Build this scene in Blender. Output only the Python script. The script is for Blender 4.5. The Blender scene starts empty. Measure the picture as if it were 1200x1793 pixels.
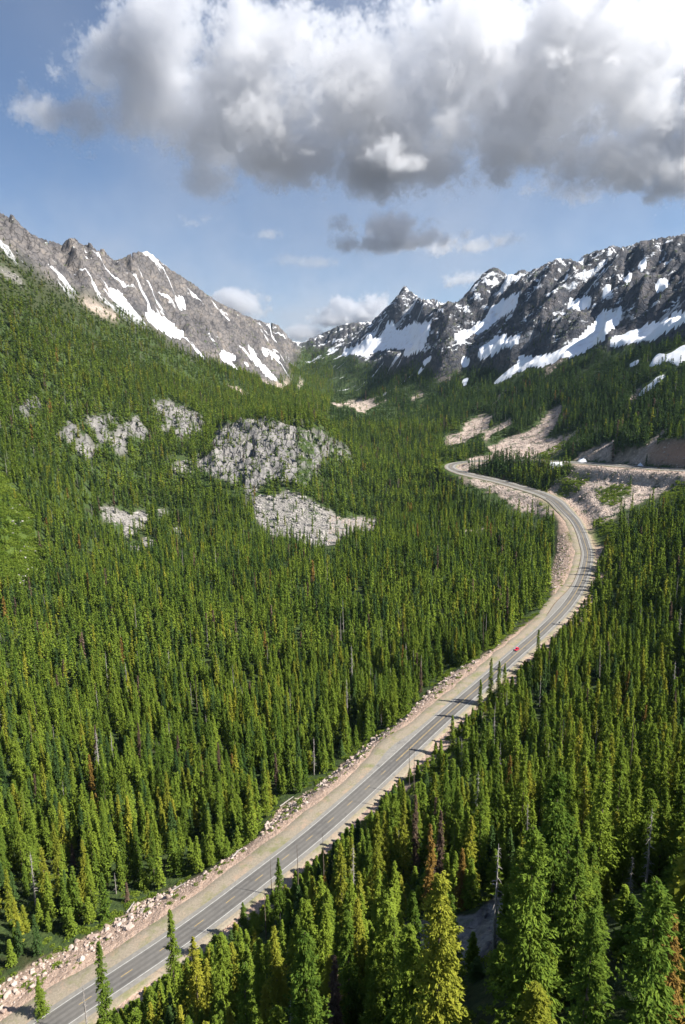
import bpy, math, random
import numpy as np
from mathutils import Matrix

random.seed(7)
rng = np.random.default_rng(11)
scene = bpy.context.scene
col = scene.collection
PI = math.pi
R_ = math.radians

# ------------------------------------------------------------------ camera
F, CX, CY = 1100.0, 600.0, 896.5            # focal length in photo pixels, centre
PITCH, ROLL = math.atan((896.5 - 690.0) / F), R_(1.0)
CZ = 170.0                                  # the camera stands 170 m above the lowest road
cp, sp, cr, sr = math.cos(PITCH), math.sin(PITCH), math.cos(ROLL), math.sin(ROLL)
right0 = np.array([1., 0, 0]); up0 = np.array([0., sp, cp]); FW = np.array([0., cp, -sp])
RT = cr * right0 - sr * up0
UPV = sr * right0 + cr * up0
CAM = np.array([0., 0., CZ])

cam_d = bpy.data.cameras.new('camera')
cam = bpy.data.objects.new('camera', cam_d); col.objects.link(cam)
cam_d.sensor_fit = 'AUTO'; cam_d.sensor_width = 36.0
cam_d.lens = F / 1793.0 * 36.0
cam_d.clip_start = 1.0; cam_d.clip_end = 120000.0
cam.matrix_world = Matrix(((RT[0], UPV[0], -FW[0], 0), (RT[1], UPV[1], -FW[1], 0), (RT[2], UPV[2], -FW[2], CZ), (0, 0, 0, 1)))
scene.camera = cam


def ray(px, py):
    a = np.asarray(px, float) - CX; b = CY - np.asarray(py, float)
    return a[..., None] * RT + b[..., None] * UPV + F * FW


def project(P):
    d = P - CAM
    w = d @ FW
    w = np.where(w > 1e-3, w, 1e-3)
    return CX + F * (d @ RT) / w, CY - F * (d @ UPV) / w, w


def atY(px, py, Y):
    d = ray(px, py); return CAM + d * (Y / d[1])


def atH(px, py, H):
    d = ray(px, py); return CAM + d * (-H / d[2])


# ------------------------------------------------------------------ noise
_perm = np.random.default_rng(3).permutation(512).astype(np.int64)
_perm = np.concatenate([_perm, _perm, _perm])
_gr = np.random.default_rng(4).uniform(0, 2 * PI, 512)
_gx, _gy = np.cos(_gr).astype(np.float32), np.sin(_gr).astype(np.float32)


def perlin(x, y):
    x = np.asarray(x, np.float32); y = np.asarray(y, np.float32)
    xi = np.floor(x).astype(np.int32); yi = np.floor(y).astype(np.int32)
    xf = x - xi; yf = y - yi
    u = xf * xf * xf * (xf * (xf * 6 - 15) + 10); v = yf * yf * yf * (yf * (yf * 6 - 15) + 10)

    def g(ix, iy, dx, dy):
        h = _perm[(_perm[ix & 511] + iy) & 511]
        return _gx[h] * dx + _gy[h] * dy
    a = g(xi, yi, xf, yf); b = g(xi + 1, yi, xf - 1, yf)
    c = g(xi, yi + 1, xf, yf - 1); d = g(xi + 1, yi + 1, xf - 1, yf - 1)
    return (a + u * (b - a)) * (1 - v) + (c + u * (d - c)) * v


def fbm(x, y, o=4, gain=.5):
    s = 0; a = 1.
    for k in range(o):
        s = s + a * perlin(x + 17.3 * k, y - 9.1 * k); x = x * 2.03; y = y * 2.03; a *= gain
    return s


def ridged(x, y, o=4, gain=.5):
    s = 0; a = 1.; n = 0
    for k in range(o):
        s = s + a * (1 - 2 * np.abs(perlin(x + 31.7 * k, y + 5.3 * k))); n += a
        x = x * 2.1; y = y * 2.1; a *= gain
    return s / n


def sstep(a, b, x):
    t = np.clip((x - a) / (b - a), 0, 1); return t * t * (3 - 2 * t)


def inpoly(poly, x, y):
    p = np.asarray(poly, float); ins = np.zeros(x.shape, bool)
    x0, y0 = p.min(0); x1, y1 = p.max(0)
    m = (x >= x0) & (x <= x1) & (y >= y0) & (y <= y1)
    if not m.any(): return ins
    xs, ys = x[m], y[m]; r = np.zeros(xs.shape, bool)
    j = len(p) - 1
    for i in range(len(p)):
        xi, yi = p[i]; xj, yj = p[j]
        if yi != yj:
            r ^= ((yi > ys) != (yj > ys)) & (xs < (xj - xi) * (ys - yi) / (yj - yi) + xi)
        j = i
    ins[m] = r
    return ins


def Q(ox, oy, s, pts):
    return [(ox + a / s, oy + b / s) for a, b in pts]


# ------------------------------------------------------------------ what the photograph shows, as outlines on the slopes
C1 = (900, 400, 4); C2 = (600, 460, 4); C3 = (100, 400, 4); C4 = (340, 500, 4)
C5 = (320, 700, 3.3333); C6 = (0, 660, 3.3333); C7 = (740, 680, 2.609)
SNOW = [
 ('long white snowfield running diagonally down the middle of the right mountain', Q(*C1, [(560,600),(700,590),(800,560),(850,490),(960,450),(1000,400),(1040,340),(1060,380),(1110,360),(1130,380),(1040,440),(960,490),(900,510),(840,550),(760,620),(700,690),(640,760),(560,820),(500,860),(420,900),(380,910),(350,890),(280,950),(200,970),(100,970),(40,1010),(0,990),(20,930),(60,905),(180,900),(310,870),(370,820),(450,780),(500,710),(580,680)])),
 ('short snow ledge above the long diagonal snowfield of the right mountain', Q(*C1, [(360,490),(400,490),(420,515),(550,465),(600,470),(700,425),(690,460),(600,520),(520,560),(440,570),(370,560)])),
 ('', Q(*C1, [(300,490),(350,490),(355,520)])),
 ('', Q(*C1, [(600,370),(700,360),(730,370),(700,400),(630,410)])),
 ('hooked snow patch high under the crest of the right mountain', Q(*C1, [(830,255),(880,250),(900,205),(960,220),(1000,240),(1030,250),(980,290),(900,300),(860,320),(830,370),(790,420),(770,410),(780,370),(750,360),(790,330),(850,330),(870,310),(900,280),(830,290)])),
 ('', Q(*C1, [(920,420),(930,380),(1000,370),(1030,345),(1010,390),(960,420)])),
 ('', Q(*C1, [(330,350),(370,330),(400,300),(410,310),(380,350),(360,375)])),
 ('', Q(*C1, [(445,240),(490,200),(500,220),(470,245)])),
 ('', Q(*C1, [(480,330),(530,295),(535,310),(490,340)])),
 ('', Q(*C1, [(460,310),(475,300),(480,335),(465,345)])),
 ('', Q(*C1, [(1130,180),(1160,168),(1160,180),(1135,190)])),
 ('', Q(*C1, [(700,140),(735,140),(740,155),(715,160)])),
 ('', Q(*C1, [(680,185),(710,175),(715,190),(690,200)])),
 ('wide snowfield at the right edge below the ribbed rock wall', Q(*C1, [(1110,600),(1200,595),(1400,540),(1400,640),(1200,660),(1140,690),(1060,720),(990,760),(970,790),(900,790),(830,800),(760,820),(690,845),(650,800),(700,760),(800,735),(870,720),(900,690),(1040,660),(1100,640)])),
 ('broken snow patch in the gully mouth lowest at the right edge', Q(*C1, [(960,890),(1020,870),(1060,890),(1130,870),(1170,820),(1200,820),(1400,760),(1400,830),(1200,920),(1150,980),(1120,950),(1060,930),(1000,960),(940,980),(940,950),(1000,920)])),
 ('', Q(*C1, [(770,960),(850,930),(910,910),(870,950),(790,975)])),
 ('', Q(*C1, [(520,970),(560,930),(570,940),(520,995)])),
 ('', Q(*C1, [(460,1020),(490,1012),(485,1050)])),
 ('thin snow ribbon in the stream gully above the upper road', Q(*C1, [(1080,1000),(1095,1010),(1000,1095),(900,1165),(850,1195),(835,1188),(920,1115),(1000,1055)])),
 ('', Q(*C1, [(0,770),(90,725),(98,740),(0,808)])),
 ('', Q(*C1, [(105,700),(200,648),(208,660),(118,728)])),
 ('steep white snow gully below the dark pointed peak of the right mountain', Q(*C2, [(1240,215),(1160,240),(1130,270),(1090,270),(1080,320),(1020,340),(1010,390),(930,440),(880,470),(800,490),(780,530),(740,570),(850,540),(920,500),(1000,480),(1060,430),(1100,390),(1180,340),(1240,290)])),
 ('snowfield between two dark ribs left of the long diagonal snowfield', Q(*C2, [(1060,520),(1100,508),(1140,525),(1200,520),(1260,490),(1270,520),(1200,580),(1120,600),(1000,660),(900,710),(810,730),(800,680),(860,660),(950,650),(970,610),(930,590),(1020,580)])),
 ('snow shelf directly below the far triangular peak', Q(*C2, [(280,420),(360,370),(420,370),(520,380),(480,410),(380,430),(260,460),(180,480),(100,490),(60,480),(130,460),(200,460)])),
 ('broad bowl of snow with a dark rock island below the triangular peak', Q(*C2, [(510,420),(600,420),(660,400),(640,440),(600,500),(570,540),(610,560),(560,600),(470,660),(400,710),(340,730),(420,650),(480,610),(380,610),(300,600),(200,640),(160,660),(120,650),(0,640),(0,600),(100,590),(130,560),(250,530),(330,490),(400,480),(470,460)])),
 ('', Q(*C2, [(560,680),(650,650),(640,680),(570,720)])),
 ('', Q(*C2, [(500,780),(570,740),(575,750),(510,800)])),
 ('', Q(*C2, [(640,310),(700,340),(730,300),(735,315),(700,370),(670,340)])),
 ('', Q(*C2, [(1010,170),(1060,130),(1070,140),(1040,180),(1015,190)])),
 ('', Q(*C2, [(1040,70),(1080,72),(1080,92),(1050,85)])),
 ('', Q(*C2, [(1030,865),(1100,800),(1200,740),(1200,792),(1110,832)])),
 ('', Q(*C2, [(835,820),(890,800),(870,850),(850,872)])),
 ('white snow gully along the foot of the left peak', Q(*C3, [(300,430),(370,410),(420,430),(470,470),(500,530),(580,600),(640,600),(630,540),(680,590),(760,630),(800,670),(870,720),(890,780),(840,770),(760,730),(690,690),(600,630),(520,570),(450,530),(390,490),(330,450)])),
 ('small snow patch just under the summit of the left peak', Q(*C3, [(480,255),(560,230),(615,185),(630,205),(600,240),(540,275)])),
 ('square snow patch on the right shoulder of the left peak', Q(*C3, [(800,490),(850,490),(960,530),(970,560),(1020,590),(990,630),(920,590),(840,550)])),
 ('', Q(*C3, [(830,380),(870,380),(870,410),(920,400),(910,430),(860,440)])),
 ('', Q(*C3, [(795,370),(820,378),(815,400)])),
 ('', Q(*C3, [(720,450),(775,490),(750,495)])),
 ('', Q(*C3, [(555,370),(612,398),(600,412)])),
 ('', Q(*C3, [(655,458),(692,468),(682,492)])),
 ('', Q(*C3, [(975,788),(1030,800),(1022,835)])),
 ('branching snow chute running down to the scree left of the saddle', Q(*C4, [(355,410),(410,430),(440,480),(430,520),(480,560),(520,570),(530,610),(580,660),(560,670),(500,630),(460,580),(420,550),(400,510),(400,470)])),
 ('', Q(*C4, [(440,420),(470,420),(525,470),(500,502),(470,450)])),
 ('', Q(*C4, [(520,450),(580,490),(620,510),(570,520),(530,480)])),
 ('', Q(*C4, [(165,490),(210,460),(300,500),(290,530),(240,520),(320,600),(230,540)])),
 ('', Q(*C4, [(330,505),(404,580),(395,592),(340,530)])),
 ('', Q(*C4, [(585,430),(622,455),(602,465)])),
 ('', Q(*C4, [(640,458),(720,488),(700,512)])),
 ('flat snow strip on the bench right of the saddle', Q(*C4, [(860,490),(960,450),(1040,460),(1120,430),(1120,447),(1050,490),(960,500),(870,502)])),
 ('', Q(*C4, [(520,510),(560,550),(600,550),(560,568)])),
 ('', Q(*C4, [(20,395),(60,395),(75,430),(50,420)])),
 ('dirty snowbank lying below the upper road beside the spruce clump', Q(*C7, [(562,362),(590,340),(610,345),(645,338),(642,355),(600,360),(570,378)])),
 ('small snowbank on the shoulder of the upper road', Q(*C7, [(698,328),(740,323),(757,338),(720,343)])),
 ('small snowbank against the rock cut of the upper road', Q(*C7, [(973,343),(1000,343),(1018,358),(985,358)])),
]
SCREE = [
 Q(*C7, [(200,150),(260,130),(330,120),(300,160),(290,200),(250,210),(190,250),(110,260),(100,240),(170,200)]),
 Q(*C7, [(300,190),(400,140),(410,160),(340,200),(290,240),(270,235)]),
 Q(*C7, [(600,90),(650,70),(600,180),(550,230),(650,215),(730,180),(720,190),(650,250),(640,290),(600,300),(500,310),(440,310),(330,300),(290,270),(400,220),(500,190)]),
 Q(*C7, [(880,235),(800,260),(700,310),(690,330),(800,330),(900,345),(980,350),(1060,350),(1260,372),(1260,230),(1150,235),(1060,260),(1140,170),(1120,172),(1060,230),(1000,270),(940,300),(860,310)]),
 Q(*C7, [(690,345),(800,345),(960,365),(1200,380),(1300,390),(1300,400),(1200,440),(1100,480),(1000,520),(920,560),(860,600),(800,640),(770,650),(740,610),(690,560),(640,530),(600,490),(570,470),(600,440),(660,400)]),
 Q(*C7, [(150,420),(250,410),(330,430),(430,460),(520,490),(580,540),(605,575),(560,580),(440,560),(350,490),(300,470),(220,440)]),
 Q(*C7, [(150,360),(200,335),(310,333),(300,348),(240,370),(200,390),(170,385)]),
 Q(*C7, [(170,330),(330,298),(480,308),(560,325),(560,335),(300,330)]),
 Q(*C2, [(0,980),(150,960),(280,930),(300,890),(310,910),(240,950),(200,970),(240,990),(300,960),(310,975),(220,1010),(120,1050),(80,1020)]),
 Q(*C2, [(650,820),(760,760),(860,720),(820,750),(750,790),(680,825)]),
 Q(*C2, [(1040,1000),(1100,930),(1165,875),(1150,900),(1080,970)]),
 Q(*C2, [(480,950),(560,905),(565,930),(490,972)]),
 Q(*C4, [(570,660),(620,690),(650,655),(690,635),(650,695),(610,715),(520,690),(440,640),(470,640)]),
 Q(*C4, [(715,722),(755,635),(768,680),(735,728)]),
 Q(*C4, [(930,815),(1000,820),(1100,800),(1200,795),(1200,890),(1140,870),(1080,830),(1000,845)]),
 Q(*C1, [(800,1195),(900,1095),(880,1150),(850,1200)]),
 Q(*C1, [(0,960),(60,925),(110,930),(60,985),(0,1015)]),
 Q(*C1, [(300,930),(385,885),(250,1015),(200,1000)]),
 Q(*C5, [(400,600),(450,555),(560,560),(600,535),(680,555),(760,595),(850,640),(950,690),(1000,680),(1140,690),(1130,760),(1000,770),(960,800),(880,850),(760,860),(700,830),(600,790),(500,790),(440,700)]),
 Q(*C6, [(580,765),(650,765),(700,785),(860,790),(870,840),(800,900),(740,950),(700,920),(720,860),(620,860)]),
 Q(*C6, [(830,940),(900,950),(890,1000),(840,990)]),
 Q(*C6, [(1010,880),(1060,880),(1070,960),(1030,980)]),
 Q(*C6, [(750,990),(820,985),(810,1022)]),
 Q(*C6, [(990,500),(1110,490),(1120,550),(1060,555),(1000,550)]),
 Q(*C6, [(920,770),(980,770),(980,810),(930,810)]),
 Q(*C3, [(140,498),(220,495),(330,555),(440,615),(425,645),(340,625),(240,575)]),
 Q(*C4, [(230,690),(300,710),(360,745),(395,775),(330,765),(250,720)]),
 [(0,468),(20,478),(42,497),(40,501),(18,485),(0,475)],
]
OUTCROP = [
 ('largest pale granite cliff rising out of the forest on the left slope', Q(*C5, [(70,340),(160,310),(170,260),(200,150),(350,110),(450,110),(560,130),(700,160),(820,180),(850,240),(960,280),(1010,340),(960,360),(850,330),(800,350),(800,420),(760,470),(700,480),(620,480),(500,470),(420,540),(390,590),(350,520),(280,480),(200,460),(100,420)])),
 ('small isolated rock slab near the left edge of the forest slope', Q(*C6, [(105,195),(160,135),(210,105),(255,170),(190,205),(120,245)])),
 ('fan shaped grey slab, leftmost in the row of ribbed outcrops', Q(*C6, [(340,355),(400,255),(450,265),(485,340),(400,395)])),
 ('low pale slab below the row of ribbed outcrops', Q(*C6, [(425,435),(500,325),(555,400),(585,430),(520,475)])),
 ('dark cleft rib in the middle of the row of outcrops', Q(*C6, [(500,225),(640,215),(705,250),(625,275),(640,385),(590,395),(560,330),(520,280)])),
 ('pointed pale slab hanging below the ribbed outcrops', Q(*C6, [(635,340),(700,295),(745,390),(720,455),(680,445)])),
 ('broad grey slab at the right end of the ribbed row', Q(*C6, [(690,280),(790,225),(885,330),(830,365),(760,340),(740,360)])),
 ('rounded pale outcrop with trees on top just left of the largest cliff', Q(*C6, [(885,135),(1010,145),(1060,175),(1195,225),(1185,315),(1080,365),(960,320),(925,300),(980,230),(910,220)])),
]
MEADOW = [
 Q(*C6, [(-60,500),(0,530),(60,600),(140,720),(190,820),(210,950),(270,1090),(240,1190),(100,1230),(-60,1230)]),
 Q(*C2, [(290,1110),(400,1075),(500,1040),(585,985),(595,1010),(500,1065),(380,1115),(320,1132)]),
 Q(*C7, [(70,318),(160,320),(120,350),(110,380),(170,400),(150,415),(80,370)]),
 Q(*C7, [(780,600),(860,600),(900,640),(860,700),(800,725),(770,680)]),
 Q(*C7, [(600,490),(660,400),(780,400),(700,470),(640,500)]),
 Q(*C7, [(800,470),(880,450),(960,440),(940,490),(860,540),(820,510)]),
 Q(*C7, [(1100,480),(1160,440),(1210,430),(1210,470),(1120,520)]),
 Q(*C7, [(540,510),(590,530),(600,555),(550,545)]),
 Q(*C7, [(660,650),(700,650),(710,700),(670,700)]),
 Q(*C7, [(530,310),(600,300),(640,280),(650,230),(620,260),(540,300)]),
]
GLADE = [  # creek line among the trees, a clearing and the bare slabs under the near firs
 Q(*C7, [(180,690),(190,650),(260,640),(330,630),(430,600),(420,612),(300,660),(240,690)]),
 [(700,1618),(760,1606),(830,1600),(880,1556),(902,1585),(882,1640),(832,1690),(760,1692),(700,1704)],
]
CREST = [(-400,250),(-200,310),(-90,345),(0,372),(15,385),(20,377),(32,390),(47,407),(75,422),(92,425),(110,432),(116,422),(122,419),(135,421),(142,430),(150,432),(156,428),(160,429),(166,437),(172,440),(182,437),(192,452),(200,459),(215,455),(230,447),(245,443),(260,444),(272,452),(287,465),(300,475),(320,487),(340,500),(360,515),(380,530),(400,540),(425,552),(445,560),(457,565),(470,567),(487,572),(500,585),(507,595),(513,600),(522,600),(535,600),(550,592),(575,582),(600,570),(625,567),(650,565),(657,560),(675,542),(692,525),(702,511),(707,503),(711,502),(717,511),(732,522),(741,531),(749,527),(760,526),(775,532),(785,535),(805,530),(825,505),(845,482),(854,474),(863,470),(872,472),(887,482),(900,482),(912,474),(921,476),(930,477),(950,467),(965,459),(976,455),(985,454),(992,456),(1000,455),(1010,462),(1020,450),(1035,445),(1050,440),(1075,432),(1092,437),(1115,427),(1145,420),(1175,417),(1200,412),(1300,400),(1400,404),(1600,380)]
ROCK_L = [(x, y) for x, y in CREST if x <= 522] + [(528,615),(505,650),(480,674),(450,662),(390,637),(350,627),(312,607),(275,577),(240,558),(200,537),(150,514),(100,502),(60,474),(30,452),(0,432),(-200,380),(-400,330)]
ROCK_L = [(x, y - (14 if k < len([1 for c in CREST if c[0] <= 522]) else 0)) for k, (x, y) in enumerate(ROCK_L)]
ROCK_R = [(x, y - 14) for x, y in CREST if x >= 513] + [(1600,560),(1300,585),(1200,600),(1140,600),(1100,607),(1072,612),(1040,607),(1005,625),(975,632),(925,642),(900,652),(880,652),(860,642),(800,652),(765,667),(750,642),(690,647),(650,640),(600,622),(560,612),(520,610)]

ROADPX = [(-220,2030,174),(-60,1903,173),(100,1785,172),(200,1719,170),(277,1668,169),(360,1609,168),(450,1540,166.5),(530,1478,165),(597,1421,164),(700,1327,162.5),(775,1258,161),(850,1193,160),(907,1142,159),(947,1107,158.3),(987,1067,157.5),(1007,1040,157),(1020,1013,156.3),(1027.5,985,155.5),(1029,968,155),(1025,953,154.3),(1018,932,153),(1007,912,151),(988,892,148.5),(970,875,146),(947,864,143.5),(931.6,859,142),(901,850,138.5),(866.5,840.5,134.5),(832,833,131),(809,827.5,128),(793.7,822,125.7),(788.5,817,124),(794,812.3,122),(812,809,119.5),(855,806.5,115.5),(947,807.4,109.3),(1008,809.6,105.5),(1085,815,101),(1146,819.8,98),(1200,823,95),(1290,830,90),(1420,838,83)]


def catmull(P, step):
    P = np.asarray(P); out = []
    n = len(P)
    for i in range(n - 1):
        p0, p1, p2, p3 = P[max(i - 1, 0)], P[i], P[i + 1], P[min(i + 2, n - 1)]
        d1 = max(np.linalg.norm(p2 - p1), 1e-6); d0 = max(np.linalg.norm(p1 - p0), 1e-6); d2 = max(np.linalg.norm(p3 - p2), 1e-6)
        m1 = ((p1 - p0) / d0 + (p2 - p1) / d1) / 2 * d1; m2 = ((p2 - p1) / d1 + (p3 - p2) / d2) / 2 * d1
        k = max(2, int(d1 / (step / 4)))
        t = np.linspace(0, 1, k, endpoint=False)[:, None]
        out.append((2 * t**3 - 3 * t**2 + 1) * p1 + (t**3 - 2 * t**2 + t) * m1 + (-2 * t**3 + 3 * t**2) * p2 + (t**3 - t**2) * m2)
    out.append(P[-1:]); A = np.concatenate(out)
    L = np.concatenate([[0], np.cumsum(np.linalg.norm(np.diff(A, axis=0), axis=1))])
    s = np.arange(0, L[-1], step)
    return np.stack([np.interp(s, L, A[:, k]) for k in range(3)], 1), s


ROAD, ROADS = catmull([atH(*p) for p in ROADPX], 3.0)
for _ in range(10):                                       # ease kinks left by reading pixels
    ROAD[1:-1] = ROAD[1:-1] * .5 + (ROAD[:-2] + ROAD[2:]) * .25
RT_T = np.gradient(ROAD, axis=0); RT_T[:, 2] = 0; RT_T /= np.linalg.norm(RT_T, axis=1)[:, None]
RT_N = np.stack([-RT_T[:, 1], RT_T[:, 0], np.zeros(len(RT_T))], 1)   # to the left when driving away


# the road is banked and wider through the far curves up to the hairpin
_rpx, _rpy, _ = project(ROAD); kk_ = np.arange(len(ROAD)); far_ = ((_rpy < 905) & (kk_ > 60)).astype(float)
far_ = np.convolve(np.pad(far_, 20, mode='edge'), np.ones(41) / 41, 'valid'); hpn = int(np.argmin(np.abs(_rpx - 789) + np.abs(_rpy - 817)))
TILT = .12 * far_ * np.clip((hpn - 4 - kk_) / 14., -.6, 1); WIDE = 1 + .6 * far_


def road_near(x, y):
    """signed offset from the centre line (left positive), road height and index"""
    d = np.full(x.shape, 1e9); s = np.zeros(x.shape); z = np.zeros(x.shape); k = np.zeros(x.shape, int)
    m = (x > ROAD[:, 0].min() - 90) & (x < ROAD[:, 0].max() + 90) & (y > ROAD[:, 1].min() - 90) & (y < ROAD[:, 1].max() + 90)
    idx = np.nonzero(m.ravel())[0]
    xs, ys = x.ravel()[idx].astype(np.float32), y.ravel()[idx].astype(np.float32)
    RX, RY = ROAD[:, 0].astype(np.float32), ROAD[:, 1].astype(np.float32)
    dd = np.empty(len(idx)); kk = np.empty(len(idx), int)
    for a in range(0, len(idx), 20000):
        q = (xs[a:a + 20000, None] - RX[None]) ** 2 + (ys[a:a + 20000, None] - RY[None]) ** 2
        j = q.argmin(1); kk[a:a + 20000] = j; dd[a:a + 20000] = np.sqrt(q[np.arange(len(j)), j])
    off = (xs - ROAD[kk, 0]) * RT_N[kk, 0] + (ys - ROAD[kk, 1]) * RT_N[kk, 1]
    al = (xs - ROAD[kk, 0]) * RT_T[kk, 0] + (ys - ROAD[kk, 1]) * RT_T[kk, 1]
    d.ravel()[idx] = np.where(np.abs(al) < 4, np.abs(off), dd); s.ravel()[idx] = off
    gz = np.gradient(ROAD[:, 2]) / 3.0
    z.ravel()[idx] = ROAD[kk, 2] + gz[kk] * al; k.ravel()[idx] = kk
    return d, s, z, k


# ------------------------------------------------------------------ terrain: control points (photo x, photo y, distance forward in m)
CTRL = [
 (0,465,1230),(100,505,1380),(200,560,1480),(300,605,1620),(400,645,1780),(480,680,1930),(520,690,2050),
 (0,600,1050),(0,750,850),(0,900,680),(0,1050,560),(0,1200,392),(0,1350,282),(0,1500,222),(0,1650,178),
 (-200,400,1250),(-200,600,950),(-200,800,700),(-200,1000,500),(-200,1200,350),(-200,1500,210),
 (200,650,1250),(200,730,1080),(200,820,950),(200,940,800),(200,1050,565),(200,1200,396),(200,1350,290),(200,1470,232),
 (400,700,1500),(400,740,1250),(410,1000,670),(400,1100,500),(400,1250,355),
 (450,740,1140),(560,745,1190),(450,860,965),(560,850,990),(340,790,1060),(350,860,955),(540,945,815),(620,870,1020),(640,930,860),
 (100,700,1010),(100,800,880),(100,960,690),
 (600,715,1850),(600,760,1500),(600,800,1300),(600,1000,655),(600,1150,440),(600,1280,325),
 (700,760,1500),(700,850,1085),(700,950,745),(780,1000,612),(800,1100,455),(850,950,735),(870,900,865),(780,850,1020),(760,810,1240),(900,1000,600),
 (560,690,2500),(640,690,2450),(640,700,2250),(520,640,3000),(700,730,1750),(800,740,1480),(850,750,1380),(950,780,1130),
 (1000,785,1010),(1100,790,850),(1200,800,745),(1200,740,860),(1200,650,1060),(1200,560,1320),(1200,480,1560),
 (1100,730,1030),(1100,650,1260),(1100,560,1520),(1100,490,1700),
 (1000,740,1180),(1000,680,1380),(1000,600,1600),(1000,520,1790),
 (860,720,1500),(860,660,1780),(860,600,1950),(860,540,2090),
 (700,690,2000),(700,650,2300),(700,600,2600),(700,560,2790),
 (600,660,2700),(600,620,2980),
 (450,640,2250),(400,600,2200),(300,560,1900),(250,520,1900),(180,480,1640),(100,460,1540),(500,640,2600),(330,560,2050),
 (1100,870,735),(1150,900,640),(1200,870,655),(1150,950,540),(1070,950,600),(1200,1000,435),(1200,1100,345),(1100,1100,382),(1050,1100,402),
 (1200,1250,245),(1100,1250,262),(1000,1250,276),(1200,1400,158),(1050,1400,178),(900,1400,198),(760,1400,212),
 (1200,1600,70),(1050,1600,83),(900,1600,98),(750,1600,116),(620,1600,138),(1200,1793,45),(900,1793,57),(700,1793,72),(500,1793,97),(350,1793,119),
 (1400,700,850),(1400,820,560),(1400,1000,330),(1400,1250,200),(1400,600,1050),
]
CRESTY = [(-400,1150),(-200,1280),(0,1430),(120,1700),(192,1880),(250,2080),(300,2180),(400,2450),(450,2650),(487,3150),(507,3400),(520,3450),(600,3250),(662,3150),(707,2950),(760,2870),(805,2560),(863,2260),(912,2150),(1000,1960),(1100,1830),(1200,1700),(1400,1450),(1600,1250)]
cy_x = np.array([c[0] for c in CRESTY], float); cy_y = np.array([c[1] for c in CRESTY], float)
cr_x = np.array([c[0] for c in CREST], float); cr_y = np.array([c[1] for c in CREST], float)
pts = [atY(*c) for c in CTRL]
for x in list(cy_x) + [60, 155, 350, 560, 730, 835, 950, 1050, 1150]:
    y = np.interp(x, cr_x, cr_y); Y = np.interp(x, cy_x, cy_y)
    P = atY(x, y, Y); pts.append(P)
    for k, drop in ((1.13, .42), (1.5, .25)):
        q = CAM + (P - CAM) * k; q[2] = P[2] - drop * np.hypot(*(q - P)[:2]); pts.append(q)
for i in range(0, len(ROAD), 14):
    pts.append(ROAD[i] + (0, 0, -.3))
for az in np.radians([-58, -30, 0, 30, 58]):
    for r, z in ((24, CZ - 48), (9500, CZ + 50)):
        pts.append(np.array([r * math.sin(az), r * math.cos(az), z]))
for az, r, z in ((-58, 300, 0), (-58, 900, 330), (-58, 1600, 600), (58, 150, 95), (58, 400, 95), (58, 900, 330), (58, 1700, 650), (58, 60, 98), (-58, 90, 60), (-45, 130, 20), (-45, 220, -6)):
    a = R_(az); pts.append(np.array([r * math.sin(a), r * math.cos(a), z]))
pts = np.array(pts)
AZW, LRW = 1.0, 0.55


def to_uv(P):
    x, y = P[:, 0], P[:, 1]
    return np.arctan2(x, y) * AZW, np.log(np.hypot(x, y)) * LRW, (P[:, 2] - CZ) / np.hypot(x, y)


cu, cv, ct = to_uv(pts)
n = len(cu)
d2 = (cu[:, None] - cu[None]) ** 2 + (cv[:, None] - cv[None]) ** 2
K = np.where(d2 > 0, .5 * d2 * np.log(np.maximum(d2, 1e-12)), 0) + np.eye(n) * 2e-4
A = np.zeros((n + 3, n + 3)); A[:n, :n] = K
A[:n, n] = 1; A[:n, n + 1] = cu; A[:n, n + 2] = cv; A[n:, :n] = A[:n, n:].T
W = np.linalg.solve(A, np.concatenate([ct, np.zeros(3)]))

NAZ, NLR = 1120, 1230
AZ = np.radians(np.linspace(-56, 56, NAZ)); LR = np.linspace(math.log(24), math.log(9500), NLR)
ca, cl = np.meshgrid(np.linspace(AZ[0], AZ[-1], 240), np.linspace(LR[0], LR[-1], 260))
cuu, cvv = ca.ravel() * AZW, cl.ravel() * LRW
ctab = np.empty(len(cuu))
for a in range(0, len(cuu), 8000):
    q = (cuu[a:a + 8000, None] - cu[None]) ** 2 + (cvv[a:a + 8000, None] - cv[None]) ** 2
    ctab[a:a + 8000] = (.5 * q * np.log(np.maximum(q, 1e-12))) @ W[:n] + W[n] + W[n + 1] * cuu[a:a + 8000] + W[n + 2] * cvv[a:a + 8000]
ctab = ctab.reshape(ca.shape)


def bil(T, a, l):
    h, w = T.shape
    fx = np.clip((a - AZ[0]) / (AZ[-1] - AZ[0]) * (w - 1), 0, w - 1.001); fy = np.clip((l - LR[0]) / (LR[-1] - LR[0]) * (h - 1), 0, h - 1.001)
    i = fx.astype(int); j = fy.astype(int); u = fx - i; v = fy - j
    return (T[j, i] * (1 - u) + T[j, i + 1] * u) * (1 - v) + (T[j + 1, i] * (1 - u) + T[j + 1, i + 1] * u) * v


GA, GL = np.meshgrid(AZ, LR)
GR = np.exp(GL); GX, GY = GR * np.sin(GA), GR * np.cos(GA)
GZ = CZ + bil(ctab, GA, GL) * GR
RD, RS, RZ, RK = road_near(GX, GY)


def pix():
    return project(np.stack([GX, GY, GZ], -1))


def wob(x, y, k=1.0):
    return x + k * (4 * fbm(x / 23, y / 23, 3) + 1.5 * perlin(x / 4, y / 4)), y + k * (3.2 * fbm(x / 21 + 40, y / 21, 3) + 1.3 * perlin(x / 4 + 9, y / 4))


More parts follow.
